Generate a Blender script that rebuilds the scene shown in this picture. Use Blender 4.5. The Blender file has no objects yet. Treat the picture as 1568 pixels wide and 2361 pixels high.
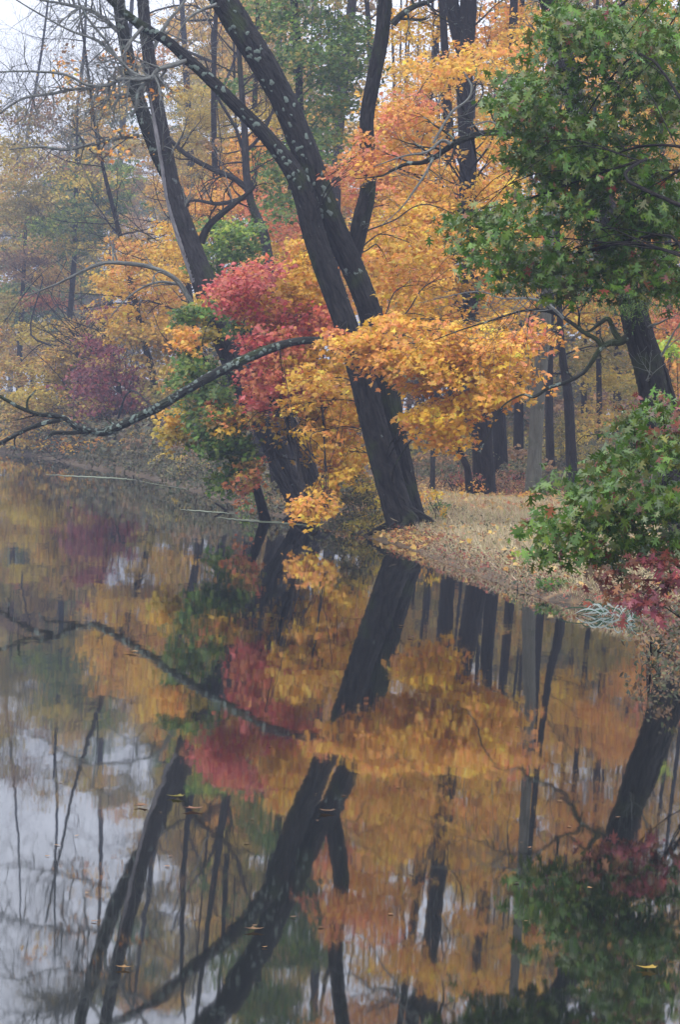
import bpy, bmesh, math
import numpy as np
from mathutils import Vector, Matrix
R_ = np.random.default_rng(7)
D = bpy.data
SC = bpy.context.scene
COL = SC.collection

# ---------------------------------------------------------------- camera
F = 7500.0; CX = 784.0; CY = 1180.5; H = 2.4
PITCH = math.atan(215.5 / F); ROLL = math.radians(2.2)
fwd = np.array([0, math.cos(PITCH), -math.sin(PITCH)])
r0 = np.array([1.0, 0, 0]); u0 = np.array([0, math.sin(PITCH), math.cos(PITCH)])
RR = math.cos(ROLL) * r0 + math.sin(ROLL) * u0
UU = -math.sin(ROLL) * r0 + math.cos(ROLL) * u0
cam = D.cameras.new('camera'); camo = D.objects.new('camera', cam); COL.objects.link(camo)
cam.sensor_fit = 'VERTICAL'; cam.sensor_height = 24; cam.lens = 24 * F / 2361.0
cam.clip_end = 4000; cam.clip_start = 0.1
M = Matrix(((RR[0], UU[0], -fwd[0], 0), (RR[1], UU[1], -fwd[1], 0), (RR[2], UU[2], -fwd[2], H), (0, 0, 0, 1)))
camo.matrix_world = M
SC.camera = camo

# ---------------------------------------------------------------- sky, sun, exposure
SUN_EL, SUN_AZ = 58.0, -50.0      # azimuth measured from +Y towards +X
w = D.worlds.new('World'); SC.world = w; w.use_nodes = True
nt = w.node_tree; nt.nodes.clear()
out = nt.nodes.new('ShaderNodeOutputWorld'); bg = nt.nodes.new('ShaderNodeBackground')
sky = nt.nodes.new('ShaderNodeTexSky'); sky.sky_type = 'NISHITA'; sky.sun_disc = False
sky.sun_elevation = math.radians(SUN_EL); sky.sun_rotation = math.radians(SUN_AZ)
sky.air_density = 1.0; sky.dust_density = 6.0; sky.ozone_density = 1.5
mx = nt.nodes.new('ShaderNodeMixRGB'); mx.inputs[0].default_value = 0.8
mx.inputs[2].default_value = (11.4, 12.0, 13.8, 1)   # overcast: an even pale cloud layer
nt.links.new(sky.outputs[0], mx.inputs[1]); nt.links.new(mx.outputs[0], bg.inputs[0])
bg.inputs[1].default_value = 0.12; nt.links.new(bg.outputs[0], out.inputs[0])
sl = D.lights.new('sun', 'SUN'); sl.energy = 0.9; sl.angle = math.radians(30); sl.color = (1, 0.96, 0.9)
so = D.objects.new('sun', sl); COL.objects.link(so)
el, az = math.radians(SUN_EL), math.radians(SUN_AZ)
sd = Vector((math.sin(az) * math.cos(el), math.cos(az) * math.cos(el) * -1, math.sin(el)))
so.rotation_euler = sd.to_track_quat('Z', 'Y').to_euler()
sky.sun_rotation = math.atan2(sd.x, sd.y)
SC.view_settings.view_transform = 'Standard'; SC.view_settings.look = 'None'
SC.view_settings.exposure = 0.72; SC.view_settings.gamma = 1
SC.cycles.max_bounces = 7; SC.cycles.diffuse_bounces = 2; SC.cycles.glossy_bounces = 3
SC.cycles.transmission_bounces = 3; SC.cycles.volume_bounces = 1; SC.cycles.use_denoising = True
SC.cycles.caustics_reflective = False; SC.cycles.caustics_refractive = False

# ---------------------------------------------------------------- pixels to places
def P(x, y, d):
    v = fwd * F + RR * (x - CX) + UU * (CY - y)
    v = v * (d / v[1]); return np.array([v[0], v[1], v[2] + H])
def PV(x, y, d):
    x = np.asarray(x, float)[:, None]; y = np.asarray(y, float)[:, None]; d = np.asarray(d, float)[:, None]
    v = fwd[None] * F + RR[None] * (x - CX) + UU[None] * (CY - y)
    v = v * (d / v[:, 1:2]); v[:, 2] += H; return v
def G(x, y, z=0.0):
    v = fwd * F + RR * (x - CX) + UU * (CY - y); t = (z - H) / v[2]
    return np.array([v[0] * t, v[1] * t, z])

# ---------------------------------------------------------------- shoreline and terrain
shore_px = [(0, 1042), (110, 1058), (220, 1082), (300, 1092), (380, 1112), (470, 1140), (560, 1168), (640, 1190), (720, 1206),
            (800, 1222), (870, 1246), (925, 1258), (975, 1278), (1040, 1304), (1110, 1330), (1180, 1354), (1260, 1384),
            (1330, 1392), (1400, 1404), (1450, 1420), (1490, 1442), (1530, 1475), (1568, 1515)]
lake = [(-700, 400), (-200, 260), (-80, 215), (-40, 198)] + [tuple(G(x, y)[:2]) for x, y in shore_px] + [(5.0, 27), (7, 20), (9, 8), (8, -2), (-5, -6), (-100, -30), (-700, -100)]
lake = np.array(lake)
def sdist(x, y):
    """signed distance to the shoreline: positive on land"""
    x = np.asarray(x, float); y = np.asarray(y, float)
    best = np.full(x.shape, 1e9); inside = np.zeros(x.shape, bool)
    n = len(lake)
    for i in range(n):
        ax, ay = lake[i]; bx, by = lake[(i + 1) % n]
        dx, dy = bx - ax, by - ay
        t = np.clip(((x - ax) * dx + (y - ay) * dy) / (dx * dx + dy * dy), 0, 1)
        best = np.minimum(best, np.hypot(x - ax - t * dx, y - ay - t * dy))
        c = ((ay > y) != (by > y)) & (x < (bx - ax) * (y - ay) / (by - ay + 1e-12) + ax)
        inside ^= c
    return np.where(inside, -best, best)
def gz(x, y):
    s = sdist(x, y)
    land = 0.01 + 0.42 * (1 - np.exp(-np.maximum(s, 0) / 1.1)) + 0.010 * np.minimum(np.maximum(s, 0), 80)
    land = land + 0.06 * np.sin(x * 1.7 + 1) * np.sin(y * 0.6) * np.clip(s, 0, 1)
    return np.where(s > 0, land, np.maximum(0.01 + s * 0.8, -1.6))
def gz1(x, y): return float(gz(np.array([x]), np.array([y]))[0])

# ---------------------------------------------------------------- mesh helpers
def mesh_np(name, verts, loop_verts, loop_starts, loop_totals, mat, colors=None, uv=None, smooth=False):
    me = D.meshes.new(name)
    verts = np.asarray(verts, np.float32)
    me.vertices.add(len(verts)); me.vertices.foreach_set('co', verts.ravel())
    me.loops.add(len(loop_verts)); me.loops.foreach_set('vertex_index', np.asarray(loop_verts, np.int32))
    me.polygons.add(len(loop_starts)); me.polygons.foreach_set('loop_start', np.asarray(loop_starts, np.int32))
    me.polygons.foreach_set('loop_total', np.asarray(loop_totals, np.int32))
    if smooth: me.polygons.foreach_set('use_smooth', np.ones(len(loop_starts), bool))
    if colors is not None:
        a = me.attributes.new('leafcol', 'FLOAT_COLOR', 'FACE')
        a.data.foreach_set('color', np.asarray(colors, np.float32).ravel())
    if uv is not None:
        u = me.uv_layers.new(name='UVMap'); u.data.foreach_set('uv', np.asarray(uv, np.float32).ravel())
    me.update(calc_edges=True)
    if mat is not None: me.materials.append(mat)
    return me
def link(name, me, parent=None):
    o = D.objects.new(name, me); COL.objects.link(o)
    if parent is not None:
        o.parent = parent
        o.matrix_parent_inverse = Matrix.Translation(-Vector(parent.location))
    return o
def tag(o, label=None, cat=None, group=None, kind=None):
    if label: o['label'] = label
    if cat: o['category'] = cat
    if group: o['group'] = group
    if kind: o['kind'] = kind
    return o
def thing(name, loc, label, cat, group=None):
    o = D.objects.new(name, None); COL.objects.link(o); o.location = loc; o.empty_display_size = 0.3
    return tag(o, label, cat, group)

# ---------------------------------------------------------------- materials
def newmat(name):
    m = D.materials.new(name); m.use_nodes = True; n = m.node_tree; n.nodes.clear()
    o = n.nodes.new('ShaderNodeOutputMaterial'); return m, n, o
def nd(n, t, **k):
    x = n.nodes.new(t)
    for a, b in k.items(): setattr(x, a, b)
    return x
def leaf_mat(name, rough=0.42, trans=0.3, spec=0.45):
    m, n, o = newmat(name)
    at = nd(n, 'ShaderNodeAttribute', attribute_name='leafcol')
    tc = nd(n, 'ShaderNodeTexCoord'); no = nd(n, 'ShaderNodeTexNoise'); no.inputs['Scale'].default_value = 24
    no.inputs['Detail'].default_value = 2
    n.links.new(tc.outputs['Object'], no.inputs['Vector'])
    mr = nd(n, 'ShaderNodeMapRange'); mr.inputs[3].default_value = 0.72; mr.inputs[4].default_value = 1.25
    n.links.new(no.outputs[0], mr.inputs[0])
    mu = nd(n, 'ShaderNodeVectorMath', operation='SCALE')
    n.links.new(at.outputs['Color'], mu.inputs[0]); n.links.new(mr.outputs[0], mu.inputs['Scale'])
    p = nd(n, 'ShaderNodeBsdfPrincipled'); p.inputs['Roughness'].default_value = rough
    p.inputs['Specular IOR Level'].default_value = spec
    t = nd(n, 'ShaderNodeBsdfTranslucent'); mix = nd(n, 'ShaderNodeMixShader'); mix.inputs[0].default_value = trans
    n.links.new(mu.outputs[0], p.inputs['Base Color']); n.links.new(mu.outputs[0], t.inputs[0])
    n.links.new(p.outputs[0], mix.inputs[1]); n.links.new(t.outputs[0], mix.inputs[2])
    n.links.new(mix.outputs[0], o.inputs[0]); return m
def bark_mat(name, c0, c1, lichen=0.0, lcol=(0.30, 0.36, 0.30), moss=0.0, scale=1.0, lscale=5.0):
    m, n, o = newmat(name)
    uv = nd(n, 'ShaderNodeUVMap'); mp = nd(n, 'ShaderNodeMapping'); mp.inputs['Scale'].default_value = (9 * scale, 1.6 * scale, 1)
    n.links.new(uv.outputs[0], mp.inputs[0])
    no = nd(n, 'ShaderNodeTexNoise'); no.inputs['Scale'].default_value = 1.6; no.inputs['Detail'].default_value = 7; no.inputs['Roughness'].default_value = 0.65
    no.inputs['Distortion'].default_value = 0.6
    n.links.new(mp.outputs[0], no.inputs['Vector'])
    vo = nd(n, 'ShaderNodeTexVoronoi', feature='DISTANCE_TO_EDGE'); vo.inputs['Scale'].default_value = 1.5
    n.links.new(mp.outputs[0], vo.inputs['Vector'])
    cr = nd(n, 'ShaderNodeValToRGB'); cr.color_ramp.elements[0].position = 0.32; cr.color_ramp.elements[1].position = 0.72
    cr.color_ramp.elements[0].color = (*c0, 1); cr.color_ramp.elements[1].color = (*c1, 1)
    n.links.new(no.outputs[0], cr.inputs[0])
    col = cr.outputs[0]
    tc = nd(n, 'ShaderNodeTexCoord')
    if moss > 0:
        n3 = nd(n, 'ShaderNodeTexNoise'); n3.inputs['Scale'].default_value = 1.3; n3.inputs['Detail'].default_value = 4
        n.links.new(tc.outputs['Object'], n3.inputs['Vector'])
        r3 = nd(n, 'ShaderNodeMapRange'); r3.inputs[1].default_value = 0.62 - moss * 0.2; r3.inputs[2].default_value = 0.75 - moss * 0.2
        n.links.new(n3.outputs[0], r3.inputs[0])
        m3 = nd(n, 'ShaderNodeMixRGB'); m3.inputs[2].default_value = (0.045, 0.06, 0.02, 1)
        n.links.new(r3.outputs[0], m3.inputs[0]); n.links.new(col, m3.inputs[1]); col = m3.outputs[0]
    if lichen > 0:
        n2 = nd(n, 'ShaderNodeTexNoise'); n2.inputs['Scale'].default_value = lscale; n2.inputs['Detail'].default_value = 5
        n2.inputs['Roughness'].default_value = 0.6
        n.links.new(tc.outputs['Object'], n2.inputs['Vector'])
        r2 = nd(n, 'ShaderNodeMapRange'); a = 0.70 - lichen * 0.25
        r2.inputs[1].default_value = a; r2.inputs[2].default_value = a + 0.04
        n.links.new(n2.outputs[0], r2.inputs[0])
        m2 = nd(n, 'ShaderNodeMixRGB'); m2.inputs[2].default_value = (*lcol, 1)
        n.links.new(r2.outputs[0], m2.inputs[0]); n.links.new(col, m2.inputs[1]); col = m2.outputs[0]
    p = nd(n, 'ShaderNodeBsdfPrincipled'); p.inputs['Roughness'].default_value = 0.85; p.inputs['Specular IOR Level'].default_value = 0.25
    n.links.new(col, p.inputs['Base Color'])
    mm = nd(n, 'ShaderNodeMath', operation='MULTIPLY_ADD'); mm.inputs[1].default_value = 0.6
    n.links.new(vo.outputs[0], mm.inputs[0]); n.links.new(no.outputs[0], mm.inputs[2])
    b = nd(n, 'ShaderNodeBump'); b.inputs['Strength'].default_value = 1.0; b.inputs['Distance'].default_value = 0.14
    n.links.new(mm.outputs[0], b.inputs['Height']); n.links.new(b.outputs[0], p.inputs['Normal'])
    n.links.new(p.outputs[0], o.inputs[0]); return m
LEAF = leaf_mat('leaf_autumn', 0.42, 0.33, 0.4); OAKL = leaf_mat('leaf_oak_glossy', 0.32, 0.26, 0.5); DRY = leaf_mat('leaf_dry', 0.7, 0.2, 0.2)
BARK_DARK = bark_mat('bark_dark_mossy', (0.004, 0.004, 0.004), (0.055, 0.050, 0.046), 0.08, (0.26, 0.31, 0.27), 0.35, 1, 4)
BARK_LICH = bark_mat('bark_lichened', (0.018, 0.020, 0.015), (0.06, 0.06, 0.05), 0.50, (0.30, 0.37, 0.31), 0.5, 1.3, 4.5)
BARK_GREY = bark_mat('bark_grey_streaked', (0.022, 0.020, 0.022), (0.085, 0.08, 0.08), 0.2, (0.24, 0.27, 0.26), 0.1, 1, 3)
BARK_PALE = bark_mat('bark_pale_smooth', (0.12, 0.12, 0.09), (0.21, 0.20, 0.16), 0.1, (0.3, 0.3, 0.26), 0.1, 0.7)
BARK_PLAIN = bark_mat('bark_plain_dark', (0.005, 0.004, 0.004), (0.036, 0.028, 0.024))
BARK_TWIG = bark_mat('bark_twig', (0.15, 0.15, 0.14), (0.36, 0.38, 0.34), 0.35, (0.32, 0.38, 0.33))
BARE_WOOD = bark_mat('bare_weathered_wood', (0.22, 0.21, 0.22), (0.50, 0.48, 0.49))

# ---------------------------------------------------------------- tubes
def smooth_path(pts, step=None, n=6):
    p = np.asarray(pts, float); q = []
    L = len(p)
    for i in range(L - 1):
        a = p[max(i - 1, 0)]; b = p[i]; c = p[i + 1]; e = p[min(i + 2, L - 1)]
        for k in range(n):
            t = k / n
            q.append(0.5 * ((2 * b) + (c - a) * t + (2 * a - 5 * b + 4 * c - e) * t * t + (3 * b - a - 3 * c + e) * t ** 3))
    q.append(p[-1]); q = np.array(q); q[:, 3] = np.maximum(q[:, 3], 0.0006); return q
class Tubes:
    def __init__(s): s.v = []; s.f = []; s.uv = []; s.n = 0
    def add(s, path, seg=10, rough=0.0, ridges=0):
        """path rows: x y z r"""
        p = np.asarray(path, float); n = len(p)
        t = np.gradient(p[:, :3], axis=0); t /= np.linalg.norm(t, axis=1)[:, None] + 1e-9
        ref = np.array([0.0, 1.0, 0.0]) if abs(t[0][1]) < 0.8 else np.array([1.0, 0, 0])
        a = np.cross(t, ref); a /= np.linalg.norm(a, axis=1)[:, None] + 1e-9
        b = np.cross(t, a)
        ang = np.linspace(0, 2 * math.pi, seg, endpoint=False)
        r = p[:, 3][:, None] * np.ones((1, seg))
        cum = np.concatenate([[0], np.cumsum(np.linalg.norm(np.diff(p[:, :3], axis=0), axis=1))])
        if rough > 0:
            ph = R_.uniform(0, 6.28, 6)
            r = r * (1 + rough * (0.5 * np.sin(3 * ang[None] + ph[0] + cum[:, None] * 0.7) + 0.4 * np.sin(5 * ang[None] + ph[1] - cum[:, None] * 0.4)
                     + 0.5 * np.sin(cum[:, None] * 2.3 + ph[2] + ang[None]) + 0.25 * np.sin(cum[:, None] * 5.1 + ph[3] + 2 * ang[None]))
                     + rough * 0.35 * R_.normal(size=(n, seg)))
        if ridges:     # furrowed bark: wandering vertical ridges that split and join
            w1 = 0.9 * np.sin(cum[:, None] * 1.1 + ph[4] + 2 * ang[None]) + 0.5 * np.sin(cum[:, None] * 3.7 + ph[5] + 3 * ang[None])
            rd_ = np.abs(np.sin(ridges * 0.5 * ang[None] + w1)) ** 0.6 + 0.5 * np.abs(np.sin(ridges * ang[None] - 1.3 * w1 + np.sin(cum[:, None] * 6 + ph[2]))) ** 0.7
            r = r * (1 + 0.045 * (rd_ - 0.9)) + 0.004 * R_.normal(size=(n, seg))
        v = p[:, None, :3] + r[:, :, None] * (np.cos(ang)[None, :, None] * a[:, None] + np.sin(ang)[None, :, None] * b[:, None])
        s.v.append(v.reshape(-1, 3))
        i = np.arange(n - 1)[:, None]; j = np.arange(seg)[None]; j2 = (j + 1) % seg
        q = np.stack([i * seg + j, i * seg + j2, (i + 1) * seg + j2, (i + 1) * seg + j], -1).reshape(-1, 4) + s.n
        s.f.append(q)
        rm = float(p[:, 3].mean())
        ua = j / seg * 6.283 * rm + 0 * i; ub = (j + 1) / seg * 6.283 * rm + 0 * i; va = cum[i] + 0 * j; vb = cum[i + 1] + 0 * j
        s.uv.append(np.stack([np.stack([ua, va], -1), np.stack([ub, va], -1), np.stack([ub, vb], -1), np.stack([ua, vb], -1)], 2).reshape(-1, 2))
        s.n += n * seg
        return p
    def build(s, name, mat, parent=None):
        f = np.concatenate(s.f); m = len(f)
        return link(name, mesh_np(name, np.concatenate(s.v), f.ravel(), np.arange(m) * 4, np.full(m, 4), mat, uv=np.concatenate(s.uv), smooth=True), parent)
def pxpath(pts, d, n=6):
    """(x, y, width px [, depth offset]) to a smooth x y z r path"""
    q = []
    for p in pts:
        dd = d + (p[3] if len(p) > 3 else 0)
        q.append(np.append(P(p[0], p[1], dd), p[2] * 0.5 * dd / F))
    return smooth_path(q, n=n)
def twig(T, p0, dirv, length, r, lev, up=0.15, bend=0.35, kids=4, seg=4, ends=None):
    n = 6 if lev > 0 else 4
    p = [np.append(p0, r)]; d = dirv / np.linalg.norm(dirv); c = np.array(p0, float)
    for i in range(n):
        d = d + R_.normal(size=3) * bend * 0.5 + np.array([0, 0, up * 0.3]); d /= np.linalg.norm(d)
        c = c + d * length / n; p.append(np.append(c, max(r * (1 - (i + 1) / (n + 0.4)), 0.0025)))
    p = np.array(p); T.add(p, seg if lev > 0 else 3)
    if ends is not None and lev <= 1: ends.append(p[-1][:3]); ends.append(p[len(p) // 2][:3])
    if lev > 0:
        for k in range(kids):
            t = R_.uniform(0.25, 1.0); i = min(int(t * n), n - 1)
            q = p[i][:3] + (p[i + 1][:3] - p[i][:3]) * (t * n - i)
            dd = p[i + 1][:3] - p[i][:3]; dd = dd / np.linalg.norm(dd)
            s_ = R_.normal(size=3); s_ -= s_ @ dd * dd; s_ /= np.linalg.norm(s_)
            twig(T, q, dd * 0.8 + s_ * R_.uniform(0.5, 0.95), length * R_.uniform(0.4, 0.7), max(p[i][3] * 0.6, 0.003), lev - 1, up, bend, kids, seg, ends)
def twigs_along(T, path, count, length, r=None, lev=1, side=None, up=0.1, t0=0.1, kids=4, ends=None, bend=0.35):
    for k in range(count):
        i = int(R_.uniform(t0, 0.98) * (len(path) - 1)); dd = path[i + 1][:3] - path[i][:3]; dd = dd / (np.linalg.norm(dd) + 1e-9)
        s_ = R_.normal(size=3); s_[1] *= 0.7
        if side is not None: s_ = s_ * 0.5 + np.asarray(side)
        s_ -= (s_ @ dd) * dd * 0.8; s_ /= np.linalg.norm(s_)
        twig(T, path[i][:3], dd * 0.45 + s_, length * R_.uniform(0.5, 1.25), r if r else min(path[i][3] * 0.5, 0.03), lev, up, bend, kids, 4, ends)

# ---------------------------------------------------------------- leaves
def outline(pts): return np.array(pts, float)
MAPLE = outline([(0, 0), (0.16, 0.10), (0.42, 0.08), (0.33, 0.22), (0.56, 0.42), (0.30, 0.46), (0.26, 0.56), (0.14, 0.60), (0, 1.0),
                 (-0.14, 0.60), (-0.26, 0.56), (-0.30, 0.46), (-0.56, 0.42), (-0.33, 0.22), (-0.42, 0.08), (-0.16, 0.10)])
OAK = outline([(0.015, -0.12), (0.03, 0.1), (0.20, 0.12), (0.10, 0.22), (0.14, 0.28), (0.40, 0.36), (0.36, 0.46), (0.13, 0.42), (0.12, 0.52), (0.34, 0.72), (0.22, 0.76), (0.09, 0.68),
               (0.0, 1.0), (-0.10, 0.68), (-0.24, 0.78), (-0.33, 0.70), (-0.12, 0.52), (-0.14, 0.42), (-0.38, 0.48), (-0.38, 0.36), (-0.13, 0.28), (-0.10, 0.20), (-0.20, 0.10), (-0.03, 0.1), (-0.015, -0.12)])
OVAL = outline([(0, 0), (0.22, 0.25), (0.26, 0.5), (0.15, 0.8), (0, 1.0), (-0.15, 0.8), (-0.26, 0.5), (-0.22, 0.25)])
SIMPLE = outline([(0, 0), (0.42, 0.3), (0.3, 0.62), (0, 1), (-0.34, 0.6), (-0.4, 0.25)])
BLADE = outline([(-0.024, 0), (0.024, 0), (0.02, 0.5), (0.0, 1.0)])
NEEDLE = outline([(-0.05, 0), (0.05, 0), (0.05, 0.8), (0, 1), (-0.05, 0.8)])
TEMPL = {'maple': MAPLE, 'oak': OAK, 'oval': OVAL, 'simple': SIMPLE, 'blade': BLADE, 'needle': NEEDLE}
def leaves_mesh(name, pos, size, normal, tip, cols, templ, mat, parent=None, curl=0.25):
    N = len(pos); T = TEMPL[templ]; K = len(T)
    n = normal / (np.linalg.norm(normal, axis=1)[:, None] + 1e-9)
    t = tip - (tip * n).sum(1)[:, None] * n; t /= np.linalg.norm(t, axis=1)[:, None] + 1e-9
    s = np.cross(t, n)
    x = T[:, 0][None]; y = T[:, 1][None]
    c = curl * R_.normal(size=(N, 1)); c2 = curl * np.abs(R_.normal(size=(N, 1)))
    z = c * (y ** 2) * 0.6 + c2 * np.abs(x) * 1.2
    w_ = R_.uniform(0.85, 1.1, (N, 1))
    v = pos[:, None] + size[:, None, None] * ((x * w_)[:, :, None] * s[:, None] + y[:, :, None] * t[:, None] - z[:, :, None] * n[:, None])
    me = mesh_np(name, v.reshape(-1, 3), np.arange(N * K), np.arange(N) * K, np.full(N, K), mat, colors=np.c_[np.clip(cols, 0.002, 0.9), np.ones(N)])
    return link(name, me, parent)
PAL = {  # real base colours
    'gold': [(0.76, 0.46, 0.03), (0.74, 0.40, 0.03), (0.80, 0.52, 0.05), (0.72, 0.35, 0.035)],
    'orange': [(0.76, 0.32, 0.045), (0.78, 0.39, 0.045), (0.76, 0.28, 0.07), (0.75, 0.42, 0.045)],
    'coral': [(0.66, 0.19, 0.08), (0.68, 0.24, 0.08), (0.60, 0.15, 0.08), (0.68, 0.31, 0.08)],
    'red': [(0.60, 0.10, 0.08), (0.52, 0.07, 0.08), (0.68, 0.19, 0.15), (0.62, 0.17, 0.07)],
    'maroon': [(0.20, 0.035, 0.05), (0.26, 0.05, 0.06), (0.15, 0.03, 0.045), (0.32, 0.08, 0.06)],
    'green': [(0.08, 0.18, 0.02), (0.12, 0.22, 0.02), (0.055, 0.12, 0.02), (0.20, 0.25, 0.03)],
    'oakgreen': [(0.080, 0.18, 0.012), (0.11, 0.22, 0.014), (0.055, 0.13, 0.012), (0.15, 0.21, 0.016), (0.13, 0.13, 0.02), (0.075, 0.155, 0.014)],
    'lime': [(0.30, 0.42, 0.03), (0.42, 0.45, 0.04), (0.2, 0.3, 0.03)],
    'yellow': [(0.60, 0.42, 0.04), (0.66, 0.46, 0.05), (0.50, 0.36, 0.04), (0.45, 0.36, 0.05)],
    'olive': [(0.26, 0.22, 0.035), (0.34, 0.26, 0.04), (0.18, 0.17, 0.03), (0.42, 0.28, 0.04)],
    'mottle': [(0.50, 0.32, 0.05), (0.40, 0.30, 0.05), (0.55, 0.26, 0.06), (0.28, 0.20, 0.05), (0.6, 0.40, 0.06)],
    'brown': [(0.22, 0.12, 0.06), (0.30, 0.16, 0.07), (0.15, 0.09, 0.05), (0.36, 0.2, 0.07)],
    'dull': [(0.07, 0.085, 0.035), (0.12, 0.11, 0.05), (0.10, 0.07, 0.04), (0.05, 0.07, 0.03), (0.2, 0.16, 0.06)],
    'rust': [(0.26, 0.06, 0.04), (0.34, 0.10, 0.05), (0.22, 0.05, 0.05), (0.30, 0.14, 0.05), (0.12, 0.10, 0.04)],
    'straw': [(0.66, 0.55, 0.35), (0.56, 0.46, 0.27), (0.48, 0.38, 0.21), (0.70, 0.58, 0.39), (0.36, 0.37, 0.15), (0.52, 0.36, 0.24)],
    'litter': [(0.55, 0.33, 0.08), (0.50, 0.30, 0.12), (0.60, 0.42, 0.2), (0.35, 0.17, 0.07), (0.62, 0.45, 0.12), (0.42, 0.14, 0.06)],
}
def cols_of(pal, n):
    a = np.array(PAL[pal]); i = R_.integers(0, len(a), n); j = R_.integers(0, len(a), n); t = R_.uniform(0, 1, (n, 1))
    c = a[i] * t + a[j] * (1 - t)
    return c * np.exp(R_.normal(size=(n, 1)) * 0.16) * (1 + R_.normal(size=(n, 3)) * 0.04)
DENS = 2.4
class Leaves:
    def __init__(s): s.p = []; s.c = []; s.s = []; s.n = []; s.t = []; s.centers = []
    def blob(s, cx, cy, rx, ry, d, pal, layers=3.0, ang=0.0, leaf=0.10, thick=2.5, spray=0.55, mixpal=None, mixf=0.0, face=0.55, cover=0.36, droop=0.25, ori=0.55, tiers=True, loose=0.14):
        """an ellipse of sprays (size in px of the 1568 wide photo) at its own distance, thick metres deep"""
        sc = F / d; leafpx = leaf * sc
        area = math.pi * rx * ry
        N = int(DENS * layers * area / (cover * leafpx * leafpx)) + 3
        per = 26; nc = max(2, N // per)
        a = R_.uniform(0, 2 * math.pi, nc); r = np.sqrt(R_.uniform(0, 1, nc)) * 0.95
        r = r * (1 + 0.16 * np.sin(3 * a + R_.uniform(0, 6)) + 0.10 * np.sin(7 * a + R_.uniform(0, 6)))
        far_ = R_.uniform(0, 1, nc) < loose; r = np.where(far_, r + R_.uniform(0.1, 0.75, nc), r)
        ex, ey = r * np.cos(a) * rx, r * np.sin(a) * ry
        ca, sa = math.cos(math.radians(ang)), math.sin(math.radians(ang))
        if tiers:      # sprays gather in thin drooping layers with gaps between them
            ta = min(rx, 0.95 * sc); tb = 0.075 * sc; nt_ = int(area / (ta * tb * 9.0)) + 2
            k_ = R_.integers(0, nt_, nc); sel = R_.uniform(0, 1, nc) < 0.8
            rr_ = np.sqrt(R_.uniform(0, 1, nt_)) * 0.9; aa_ = R_.uniform(0, 6.283, nt_)
            tx = rr_ * np.cos(aa_) * np.maximum(rx - ta * 0.5, rx * 0.4); ty = rr_ * np.sin(aa_) * ry; tl = R_.normal(size=nt_) * 0.13
            uu = R_.uniform(-1, 1, nc); lx = uu * ta * 0.75
            ly = 0.16 * ta * uu * uu + lx * tl[k_] + R_.normal(size=nc) * tb
            ex = np.where(sel, tx[k_] + lx, ex); ey = np.where(sel, ty[k_] + ly, ey)
            tcol = np.exp(R_.normal(size=nt_) * 0.10)[k_]; tier_pick = (R_.uniform(0, 1, nt_) < mixf)[k_]
        else: tcol = np.ones(nc); tier_pick = R_.uniform(0, 1, nc) < mixf
        X = cx + ex * ca - ey * sa; Y = cy + ex * sa + ey * ca
        dd = d + R_.normal(size=nc) * thick * 0.5
        C = PV(X, Y, dd); s.centers.append((cx, cy, d, C))
        if len(C) == 0: return
        # each spray: a flat drooping fan of leaves
        az = R_.uniform(0, 2 * math.pi, nc); ax = np.stack([np.cos(az), np.sin(az), -droop + 0 * az + R_.normal(size=nc) * 0.2], 1)
        idx = np.repeat(np.arange(nc), per); n = len(idx)
        u = R_.uniform(-0.5, 0.5, n) * 2; v = R_.normal(size=n) * 0.40; ww = R_.normal(size=n) * 0.11
        perp = np.cross(ax, [0, 0, 1.0]); perp /= np.linalg.norm(perp, axis=1)[:, None]
        sp = spray * R_.uniform(0.6, 1.25, nc)[idx]
        pos = C[idx] + (sp * u)[:, None] * ax[idx] * 0.75 + (sp * v * 0.7)[:, None] * perp[idx] + (sp * (ww - 0.25 * v * v - 0.12 * u * u))[:, None] * np.array([0, 0, 1.0])
        nrm = np.array([-0.25, -face, 0.85]) + R_.normal(size=(n, 3)) * ori
        tip = ax[idx] * 0.5 + R_.normal(size=(n, 3)) * 0.45 + np.array([0, -0.1, -0.65])
        c = cols_of(pal, n)
        if mixpal and mixf > 0:
            pm = np.where(R_.uniform(0, 1, nc) < 0.5, tier_pick, R_.uniform(0, 1, nc) < mixf)[idx] if mixpal != 'rust' else R_.uniform(0, 1, n) < mixf * 2
            c2 = cols_of(mixpal, n); c[pm] = c2[pm]
        c = c * (np.exp(R_.normal(size=(nc, 1)) * 0.10) * tcol[:, None])[idx]
        s.p.append(pos); s.c.append(c); s.s.append(leaf * R_.uniform(0.45, 1.3, n)); s.n.append(nrm); s.t.append(tip)
    def scatter(s, pos, pal, leaf, nrm=None, tip=None, jit=0.5):
        n = len(pos); s.p.append(pos); s.c.append(cols_of(pal, n)); s.s.append(leaf * R_.uniform(0.6, 1.25, n))
        s.n.append((np.array([0, -0.3, 0.9]) if nrm is None else nrm) + R_.normal(size=(n, 3)) * jit)
        s.t.append((np.array([0, 0, -0.6]) if tip is None else tip) + R_.normal(size=(n, 3)) * 0.5)
    def build(s, name, templ, mat, parent=None, curl=0.25):
        p = np.concatenate(s.p)
        return leaves_mesh(name, p, np.concatenate(s.s), np.concatenate(s.n), np.concatenate(s.t), np.concatenate(s.c), templ, mat, parent, curl)
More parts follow.
